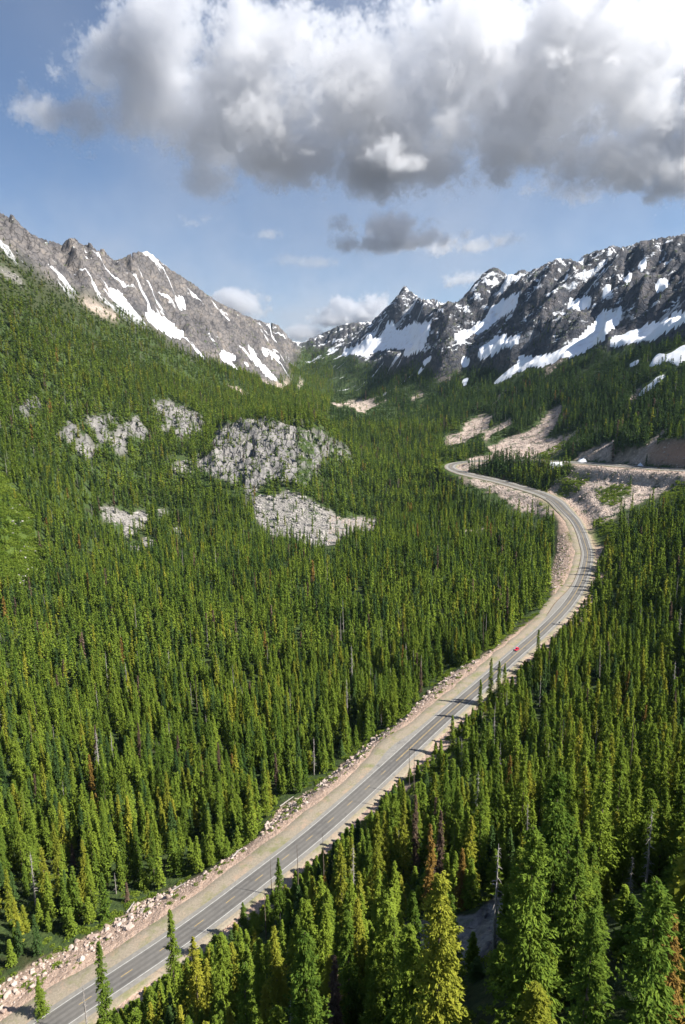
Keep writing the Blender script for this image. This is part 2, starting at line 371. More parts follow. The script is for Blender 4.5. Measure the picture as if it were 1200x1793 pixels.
def masks():
    px, py, w = pix(); wx, wy = wob(px, py); sx_, sy_ = px + .35 * (wx - px), py + .35 * (wy - py)
    front = GR < 5200
    M = {}
    M['snow'] = np.zeros(px.shape, bool)
    M['which'] = np.full(px.shape, -1, int)
    for i, (lab, p) in enumerate(SNOW):
        near = 700 if i >= len(SNOW) - 3 else 1000
        k = inpoly(p, *((sx_, sy_) if not lab or i >= len(SNOW) - 3 else (px + 3 * perlin(px / 19, py / 19), py + 3 * perlin(px / 19 + 5, py / 19)))) & front & (GR > near)
        M['which'][k & ~M['snow']] = i; M['snow'] |= k
    M['scree'] = np.zeros(px.shape, bool)
    for p in SCREE: M['scree'] |= inpoly(p, wx, wy) & front & (GR > 560)
    M['out'] = np.zeros(px.shape, bool)
    ox_, oy_ = px + 1.9 * (wx - px), py + 1.9 * (wy - py)
    for lab, p in OUTCROP: M['out'] |= inpoly(p, ox_, oy_) & (GR > 700) & (GR < 1700)
    M['meadow'] = np.zeros(px.shape, bool)
    for p in MEADOW: M['meadow'] |= inpoly(p, wx, wy) & front & (GR > 350)
    M['rockL'] = inpoly(ROCK_L, wx, wy) & (GR > 1350)
    M['rockR'] = inpoly(ROCK_R, wx, wy) & (GR > 1100)
    M['cut'] = inpoly(Q(*C7, [(1020,330),(1040,280),(1120,240),(1260,225),(1260,372),(1060,352)]), wx, wy) & (GR > 600) & (GR < 1300)
    M['glade'] = inpoly(GLADE[0], wx, wy) & (GR > 400)
    M['slab'] = inpoly(GLADE[1], px, py) & (GR < 260)
    return M, px, py


def blur(m, k=3, it=2):
    a = m.astype(float)
    for _ in range(it):
        for ax in (0, 1):
            c = np.cumsum(np.pad(a, [(k + 1, k) if i == ax else (0, 0) for i in (0, 1)], mode='edge'), axis=ax)
            if ax == 0: a = (c[2 * k + 1:] - c[:-2 * k - 1]) / (2 * k + 1)
            else: a = (c[:, 2 * k + 1:] - c[:, :-2 * k - 1]) / (2 * k + 1)
    return a


M, PXb, PYb = masks()
beyond = np.zeros_like(GZ)
# crest distance per azimuth: used to know the far sides of the ridges
cd = ray(cr_x, cr_y); c_az = np.arctan2(cd[:, 0], cd[:, 1]); c_tan = cd[:, 2] / np.hypot(cd[:, 0], cd[:, 1])
yy = np.interp(cr_x, cy_x, cy_y); c_r = yy * np.hypot(cd[:, 0], cd[:, 1]) / cd[:, 1]
crest_tan = np.interp(AZ, c_az, c_tan); crest_r = np.interp(AZ, c_az, c_r)
rockL = np.maximum(blur(M['rockL'], 6), (GR > crest_r[None] * .97) & (GA < R_(-4.5))); rockR = np.maximum(blur(M['rockR'], 6), (GR > crest_r[None] * .97) & (GA >= R_(-4.5)))
snow = blur(M['snow'], 3); snowW = np.clip(1.6 * blur(M['snow'], 6), 0, 1); out = blur(M['out'], 3); scr = blur(M['scree'], 3)
far = sstep(500, 1300, GR)
# ribs that run down the slope of each mountain
sR = GX * .50 - GY * .86; tR = GX * .86 + GY * .50
wR = 40 * fbm(GX / 260, GY / 260, 3)
ribR = ridged((sR + wR) / 210, tR / 620, 3, .5)
crR = ridged((sR + wR * .6) / 62, tR / 150, 4, .55)
sL = GX * .42 + GY * .9; tL = GX * .9 - GY * .42
ribL = ridged((sL + wR) / 190, tL / 520, 3, .5)
crL = ridged((sL + wR * .6) / 55, tL / 140, 4, .55)
fine = fbm(GX / 24, GY / 24, 4, .55)
GZ += rockR * (1 - .93 * snowW) * (58 * (ribR - .2) + 40 * (crR - .3) + 11 * fine + 8 * ridged(GX / 24, GY / 24, 2)) + (sstep(900, 1300, GR) * (GA > R_(-4)) * (1 - rockR) * (1 - scr) * (10 * ribR + 5 * crR))
GZ += rockL * (1 - .93 * snowW) * (52 * (ribL - .2) + 42 * (crL - .3) + 11 * fine + 8 * ridged(GX / 24, GY / 24, 2))
# spurs that run down from the summits, and the gullies between them
SPURS = [([(122,424),(135,470),(158,520)],30,15),([(160,430),(176,480),(190,515)],26,11),([(258,446),(250,490),(238,530)],34,14),([(264,446),(292,500),(318,560),(340,610)],34,16),([(285,465),(262,500),(262,545)],24,10),([(300,476),(345,545),(385,610)],24,14),([(380,532),(420,590),(450,640)],22,14),([(30,392),(70,440),(110,490)],24,14),
 ([(865,472),(828,530),(785,575),(740,612),(690,640)],52,22),([(707,510),(690,535),(668,560)],50,16),([(745,532),(735,570),(740,600)],30,14),([(930,478),(900,545),(850,600),(770,650)],40,18),([(985,456),(955,520),(905,580),(835,640)],52,20),([(1020,452),(1000,500),(965,545),(920,610),(890,640)],44,18),([(1092,440),(1075,480),(1040,520)],36,16),([(1145,420),(1120,470),(1105,500),(1060,540)],40,18),([(1280,470),(1200,500),(1150,530),(1100,560),(1062,596)],50,20),([(600,572),(585,600),(560,625)],22,14),([(650,580),(640,610)],16,12)]
sgx, sgy = PXb + 7 * fbm(GX / 90, GY / 90, 3), PYb + 7 * fbm(GX / 90 + 5, GY / 90, 3)
band = (GR > 1200) & (GR < 4200) & (PXb > -120) & (PXb < 1330) & (PYb < 720)
bi = np.nonzero(band.ravel())[0]; bx_, by_ = sgx.ravel()[bi], sgy.ravel()[bi]; acc = np.zeros(len(bi))
for pl, amp, wd_ in SPURS:
    dmin = np.full(len(bi), 1e9); tt = np.zeros(len(bi)); seg = list(zip(pl[:-1], pl[1:]))
    for q, ((ax, ay), (ex, ey)) in enumerate(seg):
        ux, uy = ex - ax, ey - ay; t = np.clip(((bx_ - ax) * ux + (by_ - ay) * uy) / (ux * ux + uy * uy), 0, 1)
        dd = np.hypot(bx_ - ax - t * ux, by_ - ay - t * uy); tt = np.where(dd < dmin, (q + t) / len(seg), tt); dmin = np.minimum(dmin, dd)
    acc = np.maximum(acc, amp * np.clip(1 - dmin / wd_, 0, 1) ** .9 * (1 - .45 * tt) * np.clip(tt * 5, 0, 1))
sp_ = np.zeros(GZ.size); sp_[bi] = acc; GZ += blur(sp_.reshape(GZ.shape), 1, 1) * (GR < crest_r[None] * 1.02)
GZ -= snow * 16 * (rockL + rockR)
# granite outcrops: stepped slabs with clefts
cl1 = ridged(GX / 46 + .3 * fine, GY / 60, 3, .6); blk = np.floor(fbm(GX / 26, GY / 26, 2) * 5) / 5
GD = GX * .8 + (GZ - CZ) * .9
cl1 = ridged(GD / 52 + .3 * fine, GY / 60, 3, .6); blk = np.floor(fbm(GD / 30, (GY + GZ) / 34, 2) * 5) / 5
crev = np.maximum(0, ridged(GD / 66 + .35 * fine, GY / 90 + 4, 2, .4) - .80) / .2
crev2 = np.maximum(0, ridged(GD / 34 + 7 + .4 * fine, GY / 34, 2, .4) - .78) / .22
GZ += out * (9 * (cl1 + .2) + 16 * blk + 1.3 * fbm(GX / 9, GY / 9, 3) - 24 * crev - 8 * crev2)
GZ += scr * (1.2 * fbm(GX / 9, GY / 9, 3) + .9 * np.abs(fbm(GX / 3.5, GY / 3.5, 2))) * sstep(10, 25, RD)
forestw = (1 - np.clip(rockL + rockR + out, 0, 1))
GZ += forestw * sstep(12, 60, RD) * (2.2 * fbm(GX / 42, GY / 42, 3) + sstep(400, 1200, GR) * 7 * fbm(GX / 150, GY / 150, 3))
GZ += blur(M['slab'], 3) * (1.6 * np.floor(fbm(GX / 9, GY / 9, 3) * 4) / 4 + .8 * fbm(GX / 2.5, GY / 2.5, 3))
# rock cut above the upper road
GZ += blur(M['cut'], 2) * sstep(7, 22, RD) * (9 + 5 * ridged(GX / 22, GY / 22, 3))
# the road bench
ed = np.where(RS > 0, RD - 11.5 * (1 + .1 * far_[RK]), RD - 8.0 * WIDE[RK] - 2.5 * far_[RK])
bl = sstep(0, 20, ed); bump = fbm(GX / 6, GY / 6, 3)
low = RZ - .45 - .5 * far_[RK] - TILT[RK] * np.clip(RS, -14, 14) - np.clip(ed, 0, 30) * .10 * (RS > 0) + .5 * bump * sstep(0, 4, ed)
GZ = np.where(RD < 80, low * (1 - bl) + GZ * bl, GZ)
# silhouettes of the crests
lrc = np.log(crest_r)
crest_tan = crest_tan + .0042 * (ridged(AZ * 120, AZ * 0 + 3.7, 3, .6) - .2) + .0016 * perlin(AZ * 700, AZ * 0 + 1.2)
for it in range(6):
    tan = (GZ - CZ) / GR
    t2 = np.where(np.abs(GL - lrc[None]) < .16, tan, -9)
    mx = t2.max(0); am = GL[t2.argmax(0), 0]
    dlt = np.clip(crest_tan - mx, -.15, .15)
    if it < 3:                                            # broad, smooth correction, then only the crest itself
        k = np.ones(31) / 31
        dlt = np.convolve(np.pad(dlt, 15, mode='edge'), k, 'valid'); am = lrc; sg = .15
    else:
        am = np.array([np.median(am[max(0, q - 5):q + 6]) for q in range(NAZ)]); dlt = np.convolve(np.pad(dlt, 1, mode='edge'), [.25, .5, .25], 'valid'); sg = .026
    GZ += dlt[None] * GR * np.exp(-((GL - am[None]) / sg) ** 2)
M, GPX, GPY = masks()
TZ = (GZ - CZ) / GR


def height(x, y):
    x = np.asarray(x, float); y = np.asarray(y, float); r = np.maximum(np.hypot(x, y), 24.01)
    return CZ + bil(TZ, np.arctan2(x, y), np.log(r)) * r


def look(m, x, y):
    i = np.clip(np.rint((np.arctan2(x, y) - AZ[0]) / (AZ[-1] - AZ[0]) * (NAZ - 1)).astype(int), 0, NAZ - 1)
    j = np.clip(np.rint((np.log(np.hypot(x, y)) - LR[0]) / (LR[-1] - LR[0]) * (NLR - 1)).astype(int), 0, NLR - 1)
    return m[j, i]


def hit(px, py, lift=0.0, rmin=30.0):
    """where the line of sight through a photo pixel comes within `lift` metres of the ground"""
    d = ray(float(px), float(py)); d = d / math.hypot(d[0], d[1])
    r = np.exp(np.linspace(math.log(rmin), math.log(9000), 6000))
    P = CAM + d[None] * r[:, None]
    g = P[:, 2] - lift - height(P[:, 0], P[:, 1])
    k = np.nonzero((g[1:] < 0) & (g[:-1] >= 0))[0]
    if not len(k): return None
    p = P[k[0]].copy(); p[2] = height(p[0], p[1]); return p

# ------------------------------------------------------------------ node helpers
def new_mat(name):
    m = bpy.data.materials.new(name); m.use_nodes = True
    nt = m.node_tree; nt.nodes.clear()
    o = nt.nodes.new('ShaderNodeOutputMaterial'); b = nt.nodes.new('ShaderNodeBsdfPrincipled')
    nt.links.new(b.outputs[0], o.inputs[0])
    b.inputs['Roughness'].default_value = .9
    b.inputs['Specular IOR Level'].default_value = .25
    return m, nt, b, o


class NT:
    def __init__(self, nt): self.nt = nt; self.L = nt.links.new
    def n(self, t, **kw):
        x = self.nt.nodes.new(t)
        for k, v in kw.items(): setattr(x, k, v)
        return x
    def val(self, sock, v):
        if isinstance(v, bpy.types.NodeSocket): self.L(v, sock)
        else: sock.default_value = v
    def noise(self, vec, scale, detail=6, rough=.6, dist=0.):
        x = self.n('ShaderNodeTexNoise'); self.L(vec, x.inputs['Vector'])
        x.inputs['Scale'].default_value = scale; x.inputs['Detail'].default_value = detail
        x.inputs['Roughness'].default_value = rough; x.inputs['Distortion'].default_value = dist
        return x.outputs['Fac']
    def math(self, op, a, b=0., c=0., clamp=False):
        x = self.n('ShaderNodeMath', operation=op, use_clamp=clamp)
        self.val(x.inputs[0], a); self.val(x.inputs[1], b); self.val(x.inputs[2], c); return x.outputs[0]
    def ramp(self, f, stops, interp='LINEAR'):
        x = self.n('ShaderNodeValToRGB'); self.L(f, x.inputs[0]); x.color_ramp.interpolation = interp
        e = x.color_ramp.elements
        while len(e) < len(stops): e.new(.5)
        for k, (p, c) in enumerate(stops): e[k].position = p; e[k].color = (*c, 1) if not isinstance(c, float) else (c, c, c, 1)
        return x.outputs[0]
    def mix(self, f, a, b):
        x = self.n('ShaderNodeMix', data_type='RGBA')
        self.val(x.inputs[0], f)
        for s, v in ((x.inputs[6], a), (x.inputs[7], b)):
            if isinstance(v, tuple): s.default_value = (*v, 1)
            else: self.L(v, s)
        return x.outputs[2]
    def attr(self, name, out='Fac'):
        return self.n('ShaderNodeAttribute', attribute_name=name).outputs[out]
    def pos(self): return self.n('ShaderNodeNewGeometry').outputs['Position']
    def bump(self, h, dist, strength, bsdf):
        x = self.n('ShaderNodeBump'); x.inputs['Distance'].default_value = dist; x.inputs['Strength'].default_value = strength
        self.L(h, x.inputs['Height']); self.L(x.outputs[0], bsdf.inputs['Normal'])


def mesh_obj(name, V, Fc, mat=None, parent=None, smooth=False, attrs=None, quads=True):
    V = np.asarray(V, np.float32); Fc = np.asarray(Fc, np.int32)
    me = bpy.data.meshes.new(name)
    me.vertices.add(len(V)); me.vertices.foreach_set('co', V.ravel())
    k = Fc.shape[1]
    me.loops.add(Fc.size); me.loops.foreach_set('vertex_index', Fc.ravel())
    me.polygons.add(len(Fc)); me.polygons.foreach_set('loop_start', np.arange(len(Fc), dtype=np.int32) * k)
    if smooth: me.polygons.foreach_set('use_smooth', np.ones(len(Fc), bool))
    for a, v in (attrs or {}).items():
        at = me.attributes.new(a, 'FLOAT', 'POINT'); at.data.foreach_set('value', np.asarray(v, np.float32))
    me.update(calc_edges=True)
    if mat: me.materials.append(mat)
    o = bpy.data.objects.new(name, me); col.objects.link(o)
    if parent: o.parent = parent
    return o


def thing(o, label, cat, group=None):
    o['label'] = label; o['category'] = cat
    if group: o['group'] = group
    return o


def empty(name, loc, label, cat, group=None, rz=0.):
    o = bpy.data.objects.new(name, None); col.objects.link(o); o.location = loc; o.rotation_euler = (0, 0, rz)
    o.empty_display_size = .5
    return thing(o, label, cat, group)


# ------------------------------------------------------------------ ground material
mt, nt, bs, mo = new_mat('mountain_ground'); T = NT(nt)
P = T.pos()
gn = T.n('ShaderNodeNewGeometry')
n_big = T.noise(P, .012, 6, .6); n_mid = T.noise(P, .06, 7, .65); n_fin = T.noise(P, .45, 6, .7); n_gr = T.noise(P, 1.9, 4, .7)
vor = T.n('ShaderNodeTexVoronoi', feature='F1'); T.L(P, vor.inputs['Vector']); vor.inputs['Scale'].default_value = .42
vor2 = T.n('ShaderNodeTexVoronoi', feature='F1'); T.L(P, vor2.inputs['Vector']); vor2.inputs['Scale'].default_value = .16
crk = T.n('ShaderNodeTexVoronoi', feature='DISTANCE_TO_EDGE'); T.L(P, crk.inputs['Vector']); crk.inputs['Scale'].default_value = .09
strat = T.n('ShaderNodeMapping'); T.L(P, strat.inputs['Vector']); strat.inputs['Rotation'].default_value = (.3, .5, .4); strat.inputs['Scale'].default_value = (.05, .012, .03); strat.inputs['Rotation'].default_value = (0, 0, .55)
n_str = T.noise(strat.outputs[0], 1., 5, .6, .8)
soil = T.ramp(n_fin, [(.3, (.020, .026, .009)), (.55, (.036, .045, .014)), (.75, (.075, .070, .035))])
scree_c = T.mix(T.ramp(vor.outputs['Color'], [(0., 0.), (1., 1.)]), (.33, .25, .205), (.62, .51, .435))
scree_c = T.mix(T.math('MULTIPLY', T.ramp(n_mid, [(.42, 0.), (.62, 1.)]), .7), scree_c, (.22, .19, .172))
scree_c = T.mix(T.attr('cut'), scree_c, T.ramp(n_mid, [(.3, (.24, .115, .075)), (.6, (.46, .27, .19))]))
rock_l = T.ramp(T.math('ADD', T.math('MULTIPLY', n_big, .45), T.math('ADD', T.math('MULTIPLY', n_mid, .35), T.math('MULTIPLY', n_str, .20))), [(.32, (.032, .032, .038)), (.44, (.085, .080, .083)), (.54, (.15, .135, .128)), (.66, (.26, .215, .175)), (.78, (.30, .215, .155))])
rock_r = T.ramp(T.math('ADD', T.math('MULTIPLY', n_mid, .6), T.math('MULTIPLY', n_str, .4)), [(.34, (.027, .031, .043)), (.48, (.060, .062, .074)), (.60, (.118, .105, .106)), (.74, (.20, .155, .135))])
rock_o = T.ramp(T.math('ADD', T.math('MULTIPLY', n_fin, .5), T.math('MULTIPLY', n_str, .5)), [(.30, (.06, .06, .066)), (.42, (.13, .127, .126)), (.55, (.24, .226, .216)), (.68, (.345, .318, .29)), (.82, (.28, .20, .145))])
meadow_c = T.ramp(n_fin, [(.3, (.035, .062, .010)), (.55, (.065, .10, .014)), (.72, (.16, .17, .05))])
c = T.mix(T.attr('scree'), soil, T.mix(T.attr('grey'), scree_c, T.mix(n_fin, (.15, .142, .135), (.33, .305, .282))))
c = T.mix(T.attr('rockl'), c, rock_l)
c = T.mix(T.attr('rockr'), c, rock_r)
c = T.mix(T.attr('outcrop'), c, rock_o)
grav = T.ramp(n_gr, [(.3, (.20, .17, .128)), (.7, (.31, .265, .205))])
grav = T.mix(T.ramp(n_mid, [(.5, 0.), (.66, .8)]), grav, (.15, .165, .06))
c = T.mix(T.attr('gravel'), c, grav)
pinkb = T.mix(T.ramp(n_gr, [(.35, 0.), (.65, 1.)]), (.30, .20, .145), (.47, .36, .29))
c = T.mix(T.attr('bank'), c, pinkb)
# dark joints and crevices, and long snow streaks lying in them
wv = T.n('ShaderNodeVectorMath', operation='MULTIPLY_ADD'); nc = T.n('ShaderNodeTexNoise'); T.L(P, nc.inputs['Vector']); nc.inputs['Scale'].default_value = .05; nc.inputs['Detail'].default_value = 5
T.L(nc.outputs['Color'], wv.inputs[0]); wv.inputs[1].default_value = (16, 16, 16); T.L(P, wv.inputs[2])
jm = T.n('ShaderNodeMapping'); T.L(wv.outputs[0], jm.inputs['Vector']); jm.inputs['Rotation'].default_value = (.2, .5, .5); jm.inputs['Scale'].default_value = (.085, .04, .05)
jv = T.n('ShaderNodeTexVoronoi', feature='DISTANCE_TO_EDGE'); T.L(jm.outputs[0], jv.inputs['Vector']); jv.inputs['Scale'].default_value = 1.
jn = T.math('MULTIPLY', T.ramp(jv.outputs['Distance'], [(.0, 1.), (.07, 0.)]), T.attr('anyrock'))
c = T.mix(T.math('MULTIPLY', jn, .38), c, (.028, .027, .030))
# moss, tundra and heath in the flatter and lower cracks of the rock
nz = T.n('ShaderNodeSeparateXYZ'); T.L(gn.outputs['Normal'], nz.inputs[0])
veg = T.math('MULTIPLY', T.math('MULTIPLY', T.ramp(T.math('ADD', n_mid, T.math('MULTIPLY', T.attr('veg'), .30)), [(.60, 0.), (.70, 1.)]), T.ramp(nz.outputs[2], [(.55, 0.), (.72, 1.)])), T.math('SUBTRACT', 1., T.attr('bank'), clamp=True))
c = T.mix(veg, c, T.ramp(n_fin, [(.35, (.020, .040, .011)), (.65, (.060, .088, .022))]))
c = T.mix(T.attr('meadow'), c, meadow_c)
# small snow remnants caught on ledges
fl = T.math('MULTIPLY', T.ramp(T.math('MULTIPLY', T.noise(P, .030, 8, .72), T.math('ADD', .74, T.math('MULTIPLY', T.attr('fleck'), .33))), [(.575, 0.), (.59, 1.)]), T.ramp(nz.outputs[2], [(.45, 0.), (.6, 1.)]))
sm_r = T.n('ShaderNodeMapping'); T.L(wv.outputs[0], sm_r.inputs['Vector']); sm_r.inputs['Rotation'].default_value = (0, 0, -.53); sm_r.inputs['Scale'].default_value = (.0042, .021, .004)
fl2 = T.math('MULTIPLY', T.ramp(T.noise(sm_r.outputs[0], 1., 7, .62), [(.585, 0.), (.605, 1.)]), T.attr('fleck2'))
fl = T.math('MAXIMUM', fl, fl2)
c = T.mix(fl, c, (.76, .78, .82))
T.L(c, bs.inputs['Base Color'])
hh = T.math('ADD', T.math('MULTIPLY', T.math('MULTIPLY', vor.outputs['Distance'], T.attr('scree')), .5), T.math('ADD', T.math('MULTIPLY', n_mid, 2.2), T.math('MULTIPLY', T.math('MULTIPLY', n_str, T.attr('anyrock')), 2.0)))
hh = T.math('ADD', T.math('SUBTRACT', hh, T.math('MULTIPLY', jn, 1.3)), T.math('MULTIPLY', n_fin, .45))
T.bump(hh, 2.4, .8, bs)
MAT_GROUND = mt

ms, nt, bs, mo = new_mat('snow'); T = NT(nt); P = T.pos()
dirt = T.ramp(T.noise(P, .05, 7, .65), [(.52, 0.), (.72, .55)])
T.L(T.mix(dirt, (.80, .82, .86), (.50, .44, .40)), bs.inputs['Base Color']); bs.inputs['Roughness'].default_value = .6
T.bump(T.noise(P, .09, 5, .6), 1.5, .5, bs)
MAT_SNOW = ms

# ------------------------------------------------------------------ ground meshes
idx = np.arange(NAZ * NLR).reshape(NLR, NAZ)
quads = np.stack([idx[:-1, :-1], idx[:-1, 1:], idx[1:, 1:], idx[1:, :-1]], -1)      # seen from above: counter-clockwise
VG = np.stack([GX, GY, GZ], -1).reshape(-1, 3)
rockLs, rockRs = blur(M['rockL'], 2), blur(M['rockR'], 2)
backL = (GR > crest_r[None] * .99) & (GA < R_(-4.5)); backR = (GR > crest_r[None] * .99) & (GA >= R_(-4.5))
rockLs = np.maximum(rockLs, backL); rockRs = np.maximum(rockRs, backR)
gravel = sstep(13.5, 10.5, np.where(RS > 0, RD, RD + 2.5)) * (RD < 40)
# the bare, boulder-strewn bank on the left of the road, from the edge of the trees to the gravel
TREE_EDGE = [(-60,1765),(0,1722),(40,1700),(75,1680),(130,1652),(190,1618),(245,1580),(300,1556),(355,1530),(412,1493),(455,1463),(490,1413),(550,1380),(600,1338),(652,1295),(712,1255),(747,1213),(792,1178),(862,1138),(908,1102),(955,1068),(968,1043),(962,1010),(975,968),(978,915),(965,890),(940,872)]
rp = project(ROAD); rl = [(a, b) for a, b, k in zip(rp[0], rp[1], range(len(ROAD))) if b > 866]
BANK = TREE_EDGE + rl[::-1]
bank = inpoly(BANK, *(lambda a, b: (a + 3 * perlin(GX / 5, GY / 5), b + 3 * perlin(GX / 5 + 7, GY / 5)))(GPX, GPY)) & (RD < 60)
RBANK = (RD < 17) & (RS < 0) & (fbm(GX / 12, GY / 12, 2) > -.25)
bank = blur(bank | RBANK, 1)
scr = blur(M['scree'], 1)
veg = np.clip(.2 + .5 * sstep(CZ + 260, CZ + 20, GZ), 0, 1) * (1 - .65 * scr) * (1 - .5 * rockRs)
fleck = (rockLs * .40 + rockRs * .8) * sstep(CZ - 20, CZ + 160, GZ)
outs = blur(M['out'] | M['slab'], 1); veg = veg * (1 - .8 * outs)
heathz = (GA > R_(-7)) & (GR > 950) & (GPX > 520)
veg = np.where(heathz, np.maximum(veg, .75 * (1 - .8 * scr)), veg) * (1 - .75 * np.maximum(rockLs, rockRs))
fleck2 = np.clip(rockRs * sstep(640, 470, GPY) * .9 + rockLs * .85 * sstep(CZ, CZ + 120, GZ) + blur(inpoly([(530,590),(620,565),(760,620),(700,690),(600,690),(520,650)], GPX, GPY) & (GR > 1800), 4), 0, 1)
ATT = dict(fleck2=fleck2, grey=((GPX < 690) & (GR < 1500) & (scr > 0)).astype(float), scree=np.maximum(scr, M['glade'] * .8), rockl=rockLs, rockr=rockRs, outcrop=outs, meadow=blur(M['meadow'], 2), gravel=gravel, bank=bank,
           veg=veg, fleck=fleck, cut=blur(M['cut'], 2), anyrock=np.clip(rockLs + rockRs + outs, 0, 1))
MTN = (np.maximum(rockLs, rockRs) > .5) | (GR > 1500) | (GZ > CZ + 90)
# keep the split clean: mountain begins at one distance per azimuth
first = np.where(MTN.any(0), MTN.argmax(0), NLR - 1)
first = np.rint(np.convolve(np.pad(first, 40, mode='edge'), np.ones(81) / 81, 'valid')).astype(int)
isM = np.arange(NLR - 1)[:, None] >= first[None, :-1]


def sub_mesh(name, sel, mat, lift=None, attrs=ATT):
    Fq = quads[sel]
    u, inv = np.unique(Fq, return_inverse=True)
    V = VG[u].copy()
    if lift is not None: V[:, 2] += lift.ravel()[u]
    return mesh_obj(name, V, inv.reshape(Fq.shape), mat, smooth=True, attrs={k: v.ravel()[u] for k, v in attrs.items()} if attrs else None)


g_ = sub_mesh('valley_ground', ~isM, MAT_GROUND); g_['kind'] = 'structure'
azm = (AZ[:-1] + AZ[1:]) / 2
for s_, lab in ((azm < R_(-4.5), 'left'), (azm >= R_(-4.5), 'right')):
    o = sub_mesh('mountain', isM & s_[None], MAT_GROUND); o['kind'] = 'structure'

# snowfields: real sheets of snow a metre or so thick lying on the slopes
bigm = np.isin(M['which'], [i for i, q in enumerate(SNOW) if q[0] and i < len(SNOW) - 3]); sm = np.where(blur(bigm, 4, 1) > .02, blur(M['snow'], 2, 2) > .5, M['snow']); wh_ = M['which']
for _ in range(3): wh_ = np.where((wh_ < 0) & sm, np.maximum.reduce([np.roll(wh_, 1, 0), np.roll(wh_, -1, 0), np.roll(wh_, 1, 1), np.roll(wh_, -1, 1)]), wh_)
M['which'] = wh_
fq = (sm[:-1, :-1].astype(int) + sm[1:, :-1] + sm[:-1, 1:] + sm[1:, 1:]) >= 2
core = blur(sm, 2)
wh = M['which']; whq = np.maximum(np.maximum(wh[:-1, :-1], wh[1:, :-1]), np.maximum(wh[:-1, 1:], wh[1:, 1:]))
lift = -.6 + 3.2 * sstep(.15, .75, core)
def largest(sel):
    """the biggest connected piece of a set of grid cells"""
    j, i = np.nonzero(sel); j0, j1, i0, i1 = j.min(), j.max() + 1, i.min(), i.max() + 1
    w = sel[j0:j1, i0:i1]; lab = np.where(w, np.arange(w.size).reshape(w.shape) + 1, 0)
    while True:
        q = np.pad(lab, 1); m = np.maximum.reduce([q[1:-1, 1:-1], q[:-2, 1:-1], q[2:, 1:-1], q[1:-1, :-2], q[1:-1, 2:]]); m = np.where(w, m, 0)
        if (m == lab).all(): break
        lab = m
    v, c = np.unique(lab[lab > 0], return_counts=True)
    o = np.zeros_like(sel); o[j0:j1, i0:i1] = lab == v[c.argmax()]; return o


rest = fq.copy()
for i, (lab, p) in enumerate(SNOW):
    if not lab: continue
    sel = fq & (whq == i)
    if sel.sum() < 3: print('no snow', lab); continue
    sel = largest(sel); rest &= ~sel
    o = sub_mesh('snowfield', sel, MAT_SNOW, lift, None); thing(o, lab, 'snowfield', 'snowfields on the mountains')
o = sub_mesh('snow_patches', rest, MAT_SNOW, lift, None); o['kind'] = 'stuff'
thing(o, 'scattered small snow patches on the ledges of both mountains', 'snow')

# ------------------------------------------------------------------ road
mr, nt, bs, mo = new_mat('asphalt'); T = NT(nt); P = T.pos()
off = T.attr('offset'); ab = T.math('ABSOLUTE', off)
base = T.ramp(T.noise(P, .5, 6, .7), [(.3, (.098, .093, .088)), (.7, (.148, .141, .132))])
track = T.math('ADD', T.math('COMPARE', ab, .95, .42), T.math('COMPARE', ab, 2.6, .42), clamp=True)
base = T.mix(T.math('MULTIPLY', track, .55), base, (.074, .070, .068))
edge = T.ramp(T.math('DIVIDE', ab, 10.), [(.365, 0.), (.375, 1.)])
base = T.mix(edge, base, T.ramp(T.noise(P, .9, 4, .6), [(.3, (.17, .162, .15)), (.7, (.24, .228, .208))]))
pt = T.ramp(T.noise(P, .035, 5, .6), [(.42, 0.), (.6, .45)]); base = T.mix(pt, base, (.17, .16, .145))
crkn = T.ramp(T.noise(P, .16, 8, .75), [(.60, 0.), (.66, .5)])
T.L(T.mix(crkn, base, (.062, .06, .062)), bs.inputs['Base Color']); bs.inputs['Roughness'].default_value = .8
MAT_ROAD = mr
mg, nt, bs, mo = new_mat('gravel_shoulder'); T = NT(nt); P = T.pos()
c = T.ramp(T.noise(P, 1.6, 5, .7), [(.3, (.20, .17, .128)), (.7, (.31, .265, .205))])
c = T.mix(T.ramp(T.noise(P, .12, 6, .7), [(.48, 0.), (.64, .75)]), c, (.15, .165, .06))
c = T.mix(T.ramp(T.noise(P, .2, 6, .7), [(.52, 0.), (.7, .8)]), c, (.36, .255, .185))
T.L(c, bs.inputs['Base Color']); T.bump(T.noise(P, 2.5, 4, .7), .2, .6, bs)
MAT_GRAV = mg


def simple(name, rgb, rough=.7, var=.0, scale=1., metal=0.):
    m, nt, bs, mo = new_mat(name); T = NT(nt); P = T.pos()
    f = T.noise(P, scale, 5, .65)
    a = tuple(x * (1 - var) for x in rgb); b = tuple(min(1, x * (1 + var)) for x in rgb)
    T.L(T.ramp(f, [(.3, a), (.7, b)]), bs.inputs['Base Color']); bs.inputs['Roughness'].default_value = rough; bs.inputs['Metallic'].default_value = metal
    return m


MAT_WHITE = simple('white_road_paint', (.50, .50, .48), .7, .3, .8)
MAT_YELLOW = simple('yellow_road_paint', (.42, .29, .10), .7, .3, .8)


